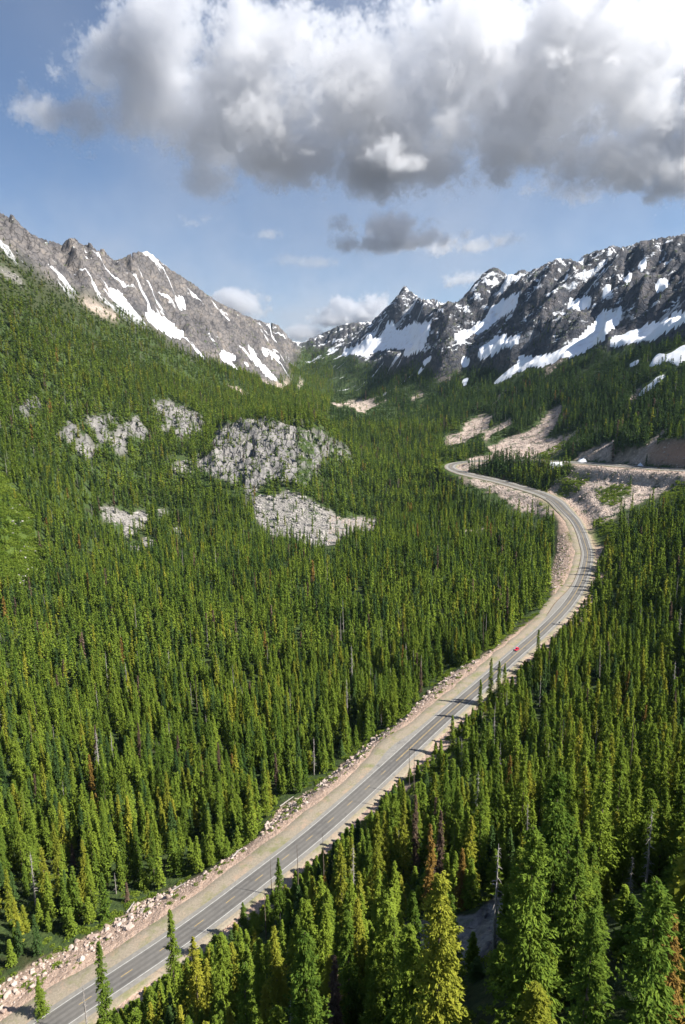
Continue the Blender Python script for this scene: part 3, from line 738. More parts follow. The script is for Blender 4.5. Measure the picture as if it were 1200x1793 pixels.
def ribbon(name, i0, i1, offs, zs, mat, kind='structure', attr=False):
    C = ROAD[i0:i1]; Nn = RT_N[i0:i1]; offs = np.asarray(offs, float); m = offs.shape[-1]
    offs = np.broadcast_to(offs, (len(C), m))
    V = C[:, None, :] + Nn[:, None, :] * offs[:, :, None]
    V[:, :, 2] += np.asarray(zs)[None] - TILT[i0:i1, None] * offs
    k = np.arange(len(C) * m).reshape(len(C), m)
    Fq = np.stack([k[:-1, 1:], k[:-1, :-1], k[1:, :-1], k[1:, 1:]], -1).reshape(-1, 4)
    o = mesh_obj(name, V.reshape(-1, 3), Fq, mat, smooth=True, attrs={'offset': offs.ravel()} if attr else None)
    o['kind'] = kind
    return o


nR = len(ROAD)
# the paved shoulder widens into a lay-by at two places
sd = ROADS[:nR]
ry = rp[1]
lay = 3.2 * np.exp(-((np.interp(np.arange(nR), np.arange(nR), ry) - 1058) / 22.) ** 2) * (np.arange(nR) < np.argmin(np.abs(rp[0] - 940) + np.abs(ry - 862)))
lay2 = 2.6 * np.exp(-((ry - 1318) / 26.) ** 2)
le = 5.3 + lay + lay2
offs = np.stack([-5.4 + 0 * le, -3.7 + 0 * le, -1.8 + 0 * le, 0 * le, 1.8 + 0 * le, 3.7 + 0 * le, le], 1) * WIDE[:, None]
ribbon('road', 0, nR, offs, [-.05, -.03, .03, .06, .03, -.03, -.05], MAT_ROAD, attr=True)
sho_l = np.stack([le - .3, le + 3.2 + .8 * fbm(sd / 30, sd * 0 + 3.3, 2), le + 6.3 + 1.4 * fbm(sd / 17, sd * 0 + 8.3, 2), le + 8.8 + 1.4 * fbm(sd / 17, sd * 0 + 8.3, 2)], 1)
sho_l = np.where(far_[:, None] > .01, le[:, None] * WIDE[:, None] - .3 + (sho_l - le[:, None] + .3) * (1 - .7 * far_[:, None]), sho_l)
ribbon('road_shoulder', 0, nR, sho_l, [-.06, -.13, -.30, -2.2], MAT_GRAV)
wr = 1.5 * fbm(sd / 15, sd * 0 + 1.3, 2)
ribbon('road_shoulder', 0, nR, np.stack([-8.9 + wr, -7.4 + wr, -6.6 + .3 * wr, -5.1 + 0 * wr], 1) - (5.4 * (WIDE - 1))[:, None], [-2.0, -.25, -.13, -.06], MAT_GRAV)
ribbon('road_line', 0, nR, np.array([[3.56, 3.71]]) * WIDE[:, None], [.0, .0], MAT_WHITE)
ribbon('road_line', 0, nR, np.array([[-3.71, -3.56]]) * WIDE[:, None], [.0, .0], MAT_WHITE)
kfar = int(np.argmin(np.abs(rp[0] - 690) + np.abs(ry - 1335)))
ribbon('centre_line', kfar, nR, [.09, .21], [.085, .085], MAT_YELLOW)
ribbon('centre_line', kfar, nR, [-.21, -.09], [.085, .085], MAT_YELLOW)
dash_v, dash_f = [], []
s = 0.
while s < sd[kfar]:
    q = [np.array([np.interp(s + e, sd, ROAD[:, k]) for k in range(3)]) for e in (0, 3.6)]
    i = int(s / 3); nn = RT_N[i]
    b0 = len(dash_v)
    for p, sg in ((q[0], -1), (q[1], -1), (q[1], 1), (q[0], 1)):
        v = p + nn * .08 * sg; v[2] += .09; dash_v.append(v)
    dash_f.append((b0, b0 + 1, b0 + 2, b0 + 3)); s += 12.2
mesh_obj('centre_line', dash_v, [f[::-1] for f in dash_f], MAT_YELLOW)['kind'] = 'structure'
# low asphalt kerb along the outer edge of the bend
MAT_KERB = simple('kerb_asphalt', (.15, .115, .085), .9, .2, 1.)
k0 = int(np.argmin(np.abs(rp[0] - 975) + np.abs(ry - 1080))); k1 = int(np.argmin(np.abs(rp[0] - 962) + np.abs(ry - 871)))
lk = le[k0:k1]
ribbon('kerb', k0, k1, np.stack([lk - .02, lk + .02, lk + .35, lk + .4], 1), [-.1, .28, .28, -.3], MAT_KERB)

# ------------------------------------------------------------------ conifers
SUN_EL, SUN_AZ = 45.0, 106.0        # azimuth clockwise from the view direction (+Y)
def foliage(name, dark, light, trans=.16):
    m = bpy.data.materials.new(name); m.use_nodes = True; nt = m.node_tree; nt.nodes.clear(); T = NT(nt)
    o = T.n('ShaderNodeOutputMaterial'); d = T.n('ShaderNodeBsdfDiffuse'); t = T.n('ShaderNodeBsdfTranslucent'); mx = T.n('ShaderNodeMixShader')
    oi = T.n('ShaderNodeObjectInfo')
    f = T.math('ADD', T.math('MULTIPLY', oi.outputs['Random'], .62), T.math('MULTIPLY', T.attr('tint'), .38))
    pn = T.noise(oi.outputs['Location'], .011, 3, .6)
    f = T.math('ADD', f, T.math('MULTIPLY', T.math('SUBTRACT', pn, .5), 1.1), clamp=True)
    c = T.mix(f, dark, light)
    T.L(c, d.inputs[0]); T.L(T.mix(.5, c, tuple(min(1, x * 1.25 + .012) for x in light)), t.inputs[0])
    mx.inputs[0].default_value = trans
    T.L(d.outputs[0], mx.inputs[1]); T.L(t.outputs[0], mx.inputs[2]); T.L(mx.outputs[0], o.inputs[0])
    return m


FOL = {'dark': foliage('shaded_slope_needles', (.026, .056, .019), (.085, .138, .038)), 'green': foliage('fir_needles', (.054, .102, .018), (.205, .268, .033)),  # dark: deeper needle hue of another species, mostly on the right mountain
       'yellow': foliage('yellowish_needles', (.13, .165, .022), (.29, .285, .036)),
       'rust': foliage('rusty_needles', (.13, .085, .022), (.27, .17, .045)),
       'brown': foliage('dead_brown_needles', (.075, .052, .04), (.17, .12, .085), .1)}
MAT_BARK = simple('bark', (.13, .10, .08), .95, .35, 2.)
MAT_GREY = simple('weathered_wood', (.30, .275, .255), .9, .3, 2.)


def crown_mesh(name, seed, mat, H=20., nwh=34, nbr=7, ncl=4, nk=2, R=2.3, size=.75, base=.06, pw=.75, lump=.25, gap=.0, droop=.55, upright=0., wid=.33, jit=.4):
    g = np.random.default_rng(seed)
    ts = base + (1 - base) * (np.linspace(0, 1, nwh) ** .92) * .985
    ph = g.uniform(0, 6.28, 6)
    t = np.repeat(ts, nbr); n = len(t)
    az = g.uniform(0, 2 * PI, n)
    t = np.clip(t + g.normal(0, jit / nwh, n), base, .99)
    prof = np.clip((1 - t), 0, 1) ** pw * np.clip((t - base) / .10 + .45, .3, 1)
    irr = 1 + lump * (np.sin(t * 23 + ph[0] + 1.5 * np.sin(az + ph[1])) * .6 + np.sin(az * 2 + t * 9 + ph[2]) * .5)
    L = (R * prof * irr * g.uniform(.68, 1.15, n)) + .12
    if gap: keep = (np.sin(t * 17 + az + ph[3]) + np.sin(az * 3 - t * 31 + ph[4]) * .7) > -1.7 + 1.6 * gap; L = np.where(keep, L, L * .35)
    u = np.tile(np.linspace(.30, 1., ncl)[None], (n, 1)) + g.uniform(-.08, .08, (n, ncl))
    ex = np.stack([np.cos(az), np.sin(az), np.zeros(n)], 1); ey = np.stack([-np.sin(az), np.cos(az), np.zeros(n)], 1)
    lift_ = g.uniform(-.05, .25, n) + upright
    lat = g.normal(0, .13, (n, ncl)) * u * L[:, None]
    c = ex[:, None] * (u * L[:, None])[..., None] + ey[:, None] * lat[..., None]
    c[..., 2] += (t * H)[:, None] + L[:, None] * (lift_[:, None] * u - droop * u ** 2 * (1 - .6 * t)[:, None])
    tint = g.uniform(0, 1, (n, ncl))
    c = np.repeat(c.reshape(-1, 3), nk, 0); N = len(c); tint = np.repeat(tint.ravel(), nk)
    exr = np.repeat(np.repeat(ex, ncl, 0), nk, 0); taper = np.repeat(np.repeat(np.clip(1.15 - t * .55, .45, 1), ncl), nk)
    a = exr + g.normal(0, .55, (N, 3)); a[:, 2] += -.10 + .5 * upright; a /= np.linalg.norm(a, axis=1)[:, None]
    up = np.array([0, 0, 1.]) + g.normal(0, .55, (N, 3))
    b = np.cross(up, a); b /= np.linalg.norm(b, axis=1)[:, None] + 1e-6
    s = size * taper * g.uniform(.7, 1.3, N)
    c = c + g.normal(0, .18 * size, (N, 3))
    V = np.stack([c - a * (s * .55)[:, None], c + b * (s * wid)[:, None], c + a * (s * .65)[:, None] - np.array([0, 0, .12]) * s[:, None], c - b * (s * wid)[:, None]], 1)
    return V.reshape(-1, 3), np.arange(N * 4).reshape(-1, 4), np.repeat(tint, 4)


def tube(points, radii, seg=6):
    P = np.asarray(points, float); V, Fc = [], []
    for i, p in enumerate(P):
        d = P[min(i + 1, len(P) - 1)] - P[max(i - 1, 0)]; d = d / np.linalg.norm(d)
        e = np.array([1., 0, 0]) if abs(d[0]) < .9 else np.array([0, 1., 0])
        e1 = np.cross(d, e); e1 /= np.linalg.norm(e1); e2 = np.cross(d, e1)
        for k in range(seg):
            an = 2 * PI * k / seg; V.append(p + radii[i] * (math.cos(an) * e1 + math.sin(an) * e2))
    for i in range(len(P) - 1):
        for k in range(seg):
            a, b = i * seg + k, i * seg + (k + 1) % seg
            Fc.append((a, b, b + seg, a + seg))
    return V, Fc


def trunk_mesh(seed, H=20., r=.28, seg=7, top=1.0, snags=0, len_=1.0):
    g = np.random.default_rng(seed)
    hs = np.linspace(-1.2, H * top, 7); w = np.cumsum(g.normal(0, .05, (7, 2)), 0)
    V, Fc = tube([(w[i, 0], w[i, 1], h) for i, h in enumerate(hs)], [max(.035, r * (1 - max(h, 0) / H) ** .8) + (.1 * r if h < 0 else 0) for h in hs], seg)
    for k in range(snags):
        t = g.uniform(.16, .97) * top; az = g.uniform(0, 2 * PI); L = g.uniform(.5, 1.5) * (1.25 - t) * len_
        x, y = np.interp(t * H, hs, w[:, 0]), np.interp(t * H, hs, w[:, 1])
        p = [(x, y, t * H), (x + math.cos(az) * L * .6, y + math.sin(az) * L * .6, t * H - .1 * L), (x + math.cos(az) * L, y + math.sin(az) * L, t * H - .38 * L)]
        v, f = tube(p, [.055, .035, .012], 4); o = len(V); V += v; Fc += [tuple(q + o for q in ff) for ff in f]
    return V, Fc


KINDS = {}     # kind -> list of (crown mesh or None, trunk mesh, H)


def to_mesh(name, V, Fc, mat, tint=None):
    o = mesh_obj(name, V, Fc, mat, attrs={'tint': tint} if tint is not None else None)
    me = o.data; bpy.data.objects.remove(o); return me


def make_kind(kind, matkey, seeds, **kw):
    out = []
    for sdd in seeds:
        V, Fc, ti = crown_mesh('crown', sdd, None, **kw)
        tv, tf = trunk_mesh(sdd, kw.get('H', 20.), .27)
        out.append((to_mesh('crown', V, Fc, FOL[matkey], ti), to_mesh('trunk', tv, tf, MAT_BARK)))
    KINDS[kind] = out


NEAR = dict(nwh=36, nbr=9, ncl=7, nk=4, size=.40, wid=.20, jit=.26)
make_kind('green', 'green', (1, 2, 3, 4, 5, 6), R=2.7, pw=.85, lump=.34, gap=.35, **NEAR)
make_kind('slim', 'green', (11, 12, 13), R=1.9, lump=.38, gap=.3, pw=.6, **NEAR)
make_kind('broad', 'green', (21, 22), R=2.75, lump=.42, pw=.5, gap=.3, nwh=36, nbr=11, ncl=9, nk=4, size=.42, droop=.25, wid=.22, jit=.28)
make_kind('yellow', 'yellow', (31, 32, 33), R=2.3, lump=.36, gap=.4, pw=.62, **NEAR)
make_kind('ybroad', 'yellow', (35, 36), R=2.15, lump=.34, pw=.42, gap=.15, nwh=42, nbr=10, ncl=8, nk=4, size=.40, droop=.2, upright=.15, wid=.22, jit=.3)
make_kind('rust', 'rust', (41, 42), R=1.8, lump=.4, gap=.6, **NEAR)
make_kind('brown', 'brown', (51, 52), R=1.35, lump=.45, gap=.7, **NEAR)
KINDS['snag'] = []
for k in range(4):
    tv, tf = trunk_mesh(60 + k, 17., .25, 6, .97, 70, 1.0)
    KINDS['snag'].append((None, to_mesh('dead_trunk', tv, tf, MAT_GREY)))
KINDS['pole'] = []
for k in range(3):
    tv, tf = trunk_mesh(70 + k, 19., .2, 6, .99, 22, .55)
    KINDS['pole'].append((None, to_mesh('dead_trunk', tv, tf, MAT_BARK)))

# coarser copies for the distance, each one mesh of crown and trunk; kept out of the scene, used only as instances of the forest
def lod_set(tag_, specs):
    c = bpy.data.collections.new(tag_)
    for i, (matkey, sdd, kw) in enumerate(specs):
        if matkey == 'snag':
            V, Fc = trunk_mesh(sdd, 18., .24, 4, .97, kw.get('n', 24)); o = mesh_obj('dead_tree', V, Fc, MAT_GREY)
        else:
            V, Fc, ti = crown_mesh('crown', sdd, None, **kw)
            tv, tf = trunk_mesh(sdd, 20., .26, 4)
            n0 = len(V); V = np.concatenate([V, np.asarray(tv)]); Fc = np.concatenate([Fc, np.asarray(tf) + n0]); ti = np.concatenate([ti, np.zeros(len(tv))])
            o = mesh_obj('conifer', V, Fc, FOL[matkey], attrs={'tint': ti}); o.data.materials.append(MAT_BARK)
            mi = np.zeros(len(Fc), np.int32); mi[-len(tf):] = 1; o.data.polygons.foreach_set('material_index', mi)
        o.name = '%s_%02d' % (tag_, i)
        col.objects.unlink(o); c.objects.link(o)
    return c


N1 = dict(nwh=36, nbr=7, ncl=4, nk=2, size=.72, wid=.27); N2 = dict(nwh=21, nbr=6, ncl=3, nk=1, size=1.25); N3 = dict(nwh=12, nbr=5, ncl=2, nk=1, size=1.9)


def specs(N, s0):
    return [('green', s0 + 1, dict(R=2.6, pw=.85, lump=.32, gap=.3, **N)), ('green', s0 + 2, dict(R=2.9, pw=.9, lump=.3, gap=.2, **N)), ('green', s0 + 3, dict(R=1.9, lump=.35, gap=.3, **N)),
            ('green', s0 + 4, dict(R=1.9, lump=.3, pw=.75, **N)), ('green', s0 + 5, dict(R=2.6, lump=.35, pw=.6, **N)),
            ('yellow', s0 + 6, dict(R=1.9, lump=.35, gap=.3, **N)), ('rust', s0 + 7, dict(R=1.7, lump=.35, gap=.4, **N)), ('brown', s0 + 8, dict(R=1.2, lump=.4, gap=.6, **N)),
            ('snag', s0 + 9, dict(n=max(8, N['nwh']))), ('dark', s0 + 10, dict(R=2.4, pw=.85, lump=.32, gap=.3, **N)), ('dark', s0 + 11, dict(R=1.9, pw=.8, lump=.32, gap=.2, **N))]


LOD = [lod_set('fir_close', specs(N1, 100)), lod_set('fir_middle', specs(N2, 200)), lod_set('fir_distant', specs(N3, 300))]
LODH = [20.] * 8 + [18.]

# ------------------------------------------------------------------ where trees stand
def visible_poly():
    k = np.arange(len(ROAD)); sel = (k < int(np.argmin(np.abs(rp[0] - 789) + np.abs(ry - 817)))) 
    a = project(ROAD[sel] + RT_N[sel] * 11); b = project(ROAD[sel] - RT_N[sel] * 7.0)
    return list(zip(a[0], a[1])) + list(zip(b[0], b[1]))[::-1]


ROADPOLY = visible_poly()
nb = len(ROADPOLY) // 2


def candidates():
    X, Y = [], []
    for r0, r1, g_step in ((48, 175, 4.3), (60, 430, 4.7), (430, 1250, 5.4), (1250, 2300, 6.3), (2300, 3900, 8.5)):
        n_ = int(2 * r1 / g_step)
        gx, gy = np.meshgrid((np.arange(n_) - n_ / 2) * g_step, np.arange(int(r1 / g_step) + 1) * g_step)
        gx = gx + rng.uniform(-.46, .46, gx.shape) * g_step + (np.arange(gy.shape[0]) % 2)[:, None] * g_step / 2; gy = gy + rng.uniform(-.46, .46, gy.shape) * g_step
        r = np.hypot(gx, gy); az = np.degrees(np.arctan2(gx, gy))
        k = (r >= r0) & (r < r1) & (az > -40) & (az < 40)
        X.append(gx[k]); Y.append(gy[k])
    global YOUNG
    YOUNG = np.concatenate([np.full(len(q), i_ == 0) for i_, q in enumerate(X)])
    return np.concatenate(X), np.concatenate(Y)


TX, TY = candidates()
TR = np.hypot(TX, TY); TZg = height(TX, TY)
px, py, _ = project(np.stack([TX, TY, TZg], 1))
keep = (px > -170) & (px < 1370) & (py > 330) & (py < 2500)
TX, TY, TR, TZg, px, py, YOUNG = [a[keep] for a in (TX, TY, TR, TZg, px, py, YOUNG)]
nt_ = len(TX)
rd, rs, _, rk = road_near(TX, TY)
u = rng.uniform(0, 1, nt_)
lk_ = lambda m: look(m, TX, TY)
rkL, rkR = lk_(rockLs), lk_(rockRs)
snowm, screem, outm, meam, glm, slm = lk_(core) > .12, lk_(scr), lk_(M['out']), lk_(M['meadow']), lk_(M['glade']), lk_(M['slab'])
bankm = lk_(inpoly(BANK, GPX, GPY) & (RD < 80))
big = fbm(TX / 75, TY / 75, 3); sm_ = fbm(TX / 17, TY / 17, 2)
dens = np.where(fbm(TX / 26, TY / 26, 2) > .20, .42, 1.) * np.where(fbm(TX / 11 + 50, TY / 11, 2) > .26, .5, 1.)
dens = np.where(big + .5 * sm_ < -.42, .45, dens)
rib = ridged((TX * .5 - TY * .86 + 40 * fbm(TX / 260, TY / 260, 3)) / 150, (TX * .86 + TY * .5) / 480, 3)
rightm = (TX > -30) & (TR > 880) & (px > 560 + 0 * px) & ~((px < 820) & (py > 745))
patch = rib + .8 * big + .5 * sm_
dens = np.where(rightm, sstep(.0, .55, patch) * .92 + .06, dens)
dens = np.where(rightm & (TZg > CZ + 60), dens * .75, dens)
dens = np.where(rightm & (px < 780) & (TR > 1500), dens * .5, dens)
tl = np.clip(1.4 * sstep(CZ + 330, CZ + 60, TZg) * sstep(-.1, .4, big + sm_ + .1), 0, 1)
dens = dens * (1 - rkR) + rkR * tl * .30
dens = dens * (1 - rkL) + rkL * .14 * sstep(-.1, .35, big + sm_) * sstep(CZ + 300, CZ + 90, TZg)
talus_r = (screem > .5)
dens = np.where(talus_r, np.where(px < 700, .20, .05), dens)
dens = np.where((screem > .05) & ~talus_r, dens * .5, dens)
dens = np.where(outm, .42 * (sm_ > -.05), dens)
dens = np.where(meam, np.where(px < 200, .08, .12), dens)
dens = np.where(glm, .02, dens); dens = np.where(slm, 0., dens)
dens = np.where(snowm, .0, dens)
clump = inpoly(Q(*C7, [(205,380),(300,345),(330,320),(480,330),(560,345),(600,370),(680,350),(675,385),(640,420),(600,455),(560,475),(480,450),(380,425),(300,408)]), px, py) & (TR < 1500)
dens = np.where(clump, 1.2, dens)
bankd = lk_(blur(inpoly(BANK, GPX, GPY) & (RD < 80), 4, 2)); dens = np.where(bankd > .12 + .25 * (sm_ + .4), .0, dens)
upz = inpoly([(-200,400),(0,440),(100,505),(200,560),(300,615),(430,675),(500,700),(470,695),(380,680),(250,635),(130,575),(0,515),(-200,450)], px, py)
dens = np.where(upz, dens * (.30 + .5 * (sm_ > .1)), dens)
dens = np.where((rd < 14) & (rs > 0), 0, dens); dens = np.where((rd < 10.5) & (rs <= 0), 0, dens)
lowl = (rs > 0) & (rd < 40) & (TR < 700)
dens = np.where(lowl, dens * 1.1, dens)
ok = u < np.where(YOUNG, .85 * (dens > .05), dens)
TX, TY, TR, TZg, px, py, rd, rs, big, sm_, rkL, rkR, screem, outm, meam, clump, rightm, YOUNG = [a[ok] for a in (TX, TY, TR, TZg, px, py, rd, rs, big, sm_, rkL, rkR, screem, outm, meam, clump, rightm, YOUNG)]
nt_ = len(TX)
TH = rng.normal(18.4, 5.2, nt_) * (1 + .10 * big)
TH *= np.where(TX > (TY - 171) * .785 - 83, .92, 1.)               # the slope right of the road carries somewhat smaller firs
TH *= np.where(TR > 900, .92, 1.) * (1 - .35 * sstep(CZ + 20, CZ + 260, TZg))
TH = np.where(rkL + rkR > .4, TH * .55, TH); TH = np.where(outm | meam | (screem > .5), TH * .62, TH)
TH = np.where(YOUNG, TH * rng.uniform(.30, .62, nt_), TH)
TH = np.where(rng.uniform(0, 1, nt_) < .16, TH * .58, TH)
_w = np.sqrt(TR ** 2 + (CZ - TZg) ** 2); TH = np.minimum(TH * np.where((TR < 200) & (TR > 115) & (rs < 0), 1.12, 1.), 215. * _w / F / np.maximum(TR / _w, .5))
TH = np.clip(TH, 3.5, 31)
# firs on the near side of the road may not hide it
front = TR < 1150
u2 = rng.uniform(0, 1, nt_)


def hides(h):
    m = np.zeros(nt_, bool)
    for fr in (.45, .7, .85, 1.0, 1.06):
        qx, qy, _ = project(np.stack([TX, TY, TZg + h * fr], 1)); m |= inpoly(ROADPOLY, qx, qy) & front
    # nor throw too many shadows on it
    sx_, sy_ = -math.sin(R_(SUN_AZ)) / math.tan(R_(SUN_EL)), -math.cos(R_(SUN_AZ)) / math.tan(R_(SUN_EL))
    for fr in (.55, .8, 1.0):
        m |= (road_near(TX + h * fr * sx_, TY + h * fr * sy_)[0] < 5.5) & (rs < 0) & (u2 > .22) & front
    return m


hid = hides(TH); TH = np.where(hid & (rd < 60), TH * .55, TH); hid = hides(TH); TH = np.where(hid & (rd < 40), np.maximum(TH * .5, 2.5), TH)
vis = ~hides(TH)
for fr in (.55, 1.0):
    qx, qy, _ = project(np.stack([TX, TY, TZg + TH * fr], 1))
    for q_, p in enumerate(SCREE[:21]): vis &= ~(inpoly(p, qx, qy) & (u2 > (.10 if q_ < 18 else .45)) & (TR < 2700) & ~clump)
    for lab, p in OUTCROP: vis &= ~(inpoly(p, qx, qy) & (u2 > .58) & (TR < 1750))
    for lab, p in SNOW[:-3]: vis &= ~(inpoly(p, qx, qy) & (u2 > .25))
TX, TY, TR, TZg, TH, px, py, rd, rs, big, sm_, rkR, rkL, rightm = [a[vis] for a in (TX, TY, TR, TZg, TH, px, py, rd, rs, big, sm_, rkR, rkL, rightm)]
nt_ = len(TX)
tpx, tpy, tw = project(np.stack([TX, TY, TZg + TH], 1)); bpx, bpy_, _ = project(np.stack([TX, TY, TZg], 1))
APP = np.hypot(tpx - bpx, tpy - bpy_)
infr = (tpx > -15) & (tpx < 1215) & (tpy < 1800)
KU = rng.uniform(0, 1, nt_)
yel = .08 + .16 * sstep(.0, .5, big) * (TR < 500) + .08 * (TR < 200) + .22 * ((px < 520) & (py < 700) & (TR > 900)) * sstep(-.3, .4, big)

HEROES = [
 (772,1530,25,'ybroad','tallest yellow-green column-shaped fir, in front of the bare grey rock slabs'),
 (660,1420,26,'yellow','tall slender fir with a golden tip, left of the column-shaped yellow-green fir'),
 (936,1448,24,'broad','broad bushy fir with a wide bright crown, right of the grey snag'),
 (872,1478,19,'snag','bare grey snag with short drooping branches beside the rock slabs'),
 (1153,1542,22,'broad','broad dark green fir with a rounded top close to the lower right edge'),
 (940,1724,9,'ybroad','pale yellow young fir with upright shoots at the bottom edge'),
 (172,1648,31,'slim','dark ragged fir standing alone in front of the road at the lower left'),
 (338,1640,25,'yellow','golden fir by the near road edge, between two green firs'),
 (386,1636,24,'broad','bushy green fir right of the golden fir by the road'),
 (297,1592,29,'slim','thin dark fir whose tip crosses the lower stretch of road'),
 (487,1502,21,'green','compact conical fir overlapping the near white line of the road'),
 (425,1580,11,'green','small pointed fir on the pale gravel by the road, left of a compact conical fir'),
 (66,1712,13,'green','small round fir growing on the boulder bank at the bottom left corner'),
 (793,1252,17,'slim','little fir on the gravel where tree shadows cross the road'),
 (861,1152,26,'slim','tallest of three dark spires standing against the road below the red car'),
 (875,1157,23,'slim','middle one of three dark spires standing against the road below the red car'),
 (885,1161,22,'green','fullest of three dark spires standing against the road below the red car'),
 (842,1189,21,'slim','ragged thin spire left of the three dark spires by the road'),
 (944,1102,25,'slim','lone dark spire right of the red car'),
 (717,1304,20,'pole','left one of two bare poles rising against the road shadows'),
 (726,1309,20,'pole','right one of two bare poles rising against the road shadows'),
 (520,1478,20,'pole','tall bare pole against the asphalt right of the compact conical fir'),
 (474,1499,15,'pole','short bare pole touching the compact conical fir by the road'),
 (565,1458,21,'pole','bare pole farthest along the near road edge'),
 (462,1550,17,'pole','thin bare pole below the compact conical fir'),
 (144,1722,17,'snag','dark broken snag against the road next to the dark ragged fir'),
 (707,1400,25,'yellow','tall yellow-brown fir left of a dark brown dead tree'),
 (728,1391,25,'brown','tall dark brown dead tree among green firs right of the road'),
 (125,1477,11,'brown','short pinkish brown dead fir deep in the left forest'),
 (737,1157,20,'brown','tan dead fir standing at the left forest edge above the boulders'),
 (585,1672,17,'brown','brown dying fir at the bottom edge left of the golden tipped fir'),
 (548,1290,20,'snag','pale grey dead fir at the left forest edge by the boulder bank'),
 (480,1622,23,'yellow','bright yellow-green fir at the bottom centre left of the green twin-topped fir'),
 (535,1632,24,'broad','full green fir at the bottom centre beside the bright yellow-green fir'),
 (1040,1590,19,'green','slim green fir with a long bare trunk left of the broad dark green fir'),
 (1107,1500,8,'snag','short white broken stump poking out of the lower right firs'),
 (1180,1600,16,'rust','rusty red half-dead fir at the lower right edge'),
 (925,1405,15,'snag','grey snag with a pale split top behind the broad bushy fir'),
 (1142,1415,15,'snag','brownish bare snag in the shade of the right hand firs'),
]
CAT = {'snag': 'dead tree', 'pole': 'dead tree', 'brown': 'dead tree'}
HTOP = {'snag': 17 * .97, 'pole': 19.}


def plant(kind, loc, h, rz, label, group=None, var=None):
    ms_ = KINDS[kind]; cm, tm = ms_[int(rng.integers(len(ms_))) if var is None else var % len(ms_)]
    dead = kind in ('snag', 'pole')
    o = empty('dead_tree' if kind in CAT else 'fir_tree', (float(loc[0]), float(loc[1]), float(loc[2])), label, CAT.get(kind, 'tree'), group, rz)
    k = h / HTOP.get(kind, 20.)
    o.scale = (k * .35 + .65, k * .35 + .65, k) if not dead else (max(k, .7), max(k, .7), k)
    t = bpy.data.objects.new('trunk', tm); col.objects.link(t); t.parent = o
    if cm:
        c = bpy.data.objects.new('crown', cm); col.objects.link(c); c.parent = o
    return o


gone = np.zeros(nt_, bool); nhero = 0
for hx, hy, hh_, kind, lab in HEROES:
    b = hit(hx, hy, lift=hh_)
    if b is None: print('hero misses', lab); continue
    nhero += 1
    plant(kind, b, hh_, rng.uniform(0, 6.28), lab)
    r = math.hypot(b[0], b[1])
    gone |= np.hypot(TX - b[0], TY - b[1]) < (3.0 if kind not in ('broad', 'ybroad') else 4.2)
    _, by, w = project(np.array([b])); ppm = F / w[0]
    hw = 2.0 * ppm
    gone |= (TR < r) & (np.abs(tpx - hx) < hw + 1.6 * ppm * r / np.maximum(TR, 1)) & (tpy < hy + .62 * (by[0] - hy)) & (bpy_ > hy)
TX, TY, TR, TZg, TH, px, py, rd, rs, big, sm_, rkR, rkL, rightm, tpx, tpy, APP, infr, KU, yel = [a[~gone] for a in (TX, TY, TR, TZg, TH, px, py, rd, rs, big, sm_, rkR, rkL, rightm, tpx, tpy, APP, infr, KU, yel)]
nt_ = len(TX)
KN = np.array(['green', 'slim', 'broad', 'yellow', 'rust', 'brown', 'snag', 'pole'])
nearT = TR < 420
ki = np.full(nt_, 0); cum = np.zeros(nt_)
for j, pr in enumerate((.47, .24, .07)):
    ki[(KU >= cum) & (KU < cum + pr)] = j; cum = cum + pr
for j, pr in ((3, yel), (4, .007), (5, .014), (6, .02), (7, np.where(nearT, .03, 0.))):
    ki[(KU >= cum) & (KU < cum + pr)] = j; cum = cum + pr
ki[KU >= cum] = 0
order = np.argsort(-np.where(infr, APP, 0)); single = np.zeros(nt_, bool)
live = ki < 5
nl = sum(1 for h in HEROES if h[3] not in CAT)
single[[i for i in order if live[i]][:300 - nl]] = True
single[[i for i in order if not live[i] and TR[i] < 420][:45]] = True
leftside = rs > 0
NAMEK = {0: 'full green fir', 1: 'narrow green fir', 2: 'broad bushy green fir', 3: 'yellow-green fir', 4: 'rusty tinged fir', 5: 'brown dead fir', 6: 'bare grey snag', 7: 'thin bare pole of a dead fir'}


def where_(i):
    if rs[i] > 0: return 'in the forest left of the road'
    if tpy[i] > 1600: return 'low on the near slope at the bottom edge'
    if tpx[i] > 950: return 'on the steep shady slope at the right edge'
    return 'on the slope just right of the road'


for i in np.nonzero(single)[0]:
    kd = KN[ki[i]]
    lab = '%s %s' % (NAMEK[ki[i]], where_(i))
    plant(kd, (TX[i], TY[i], TZg[i]), TH[i], rng.uniform(0, 6.28), lab, lab.replace('fir ', 'firs ', 1) if ki[i] < 6 else lab.replace('snag', 'snags', 1).replace('pole', 'poles', 1))


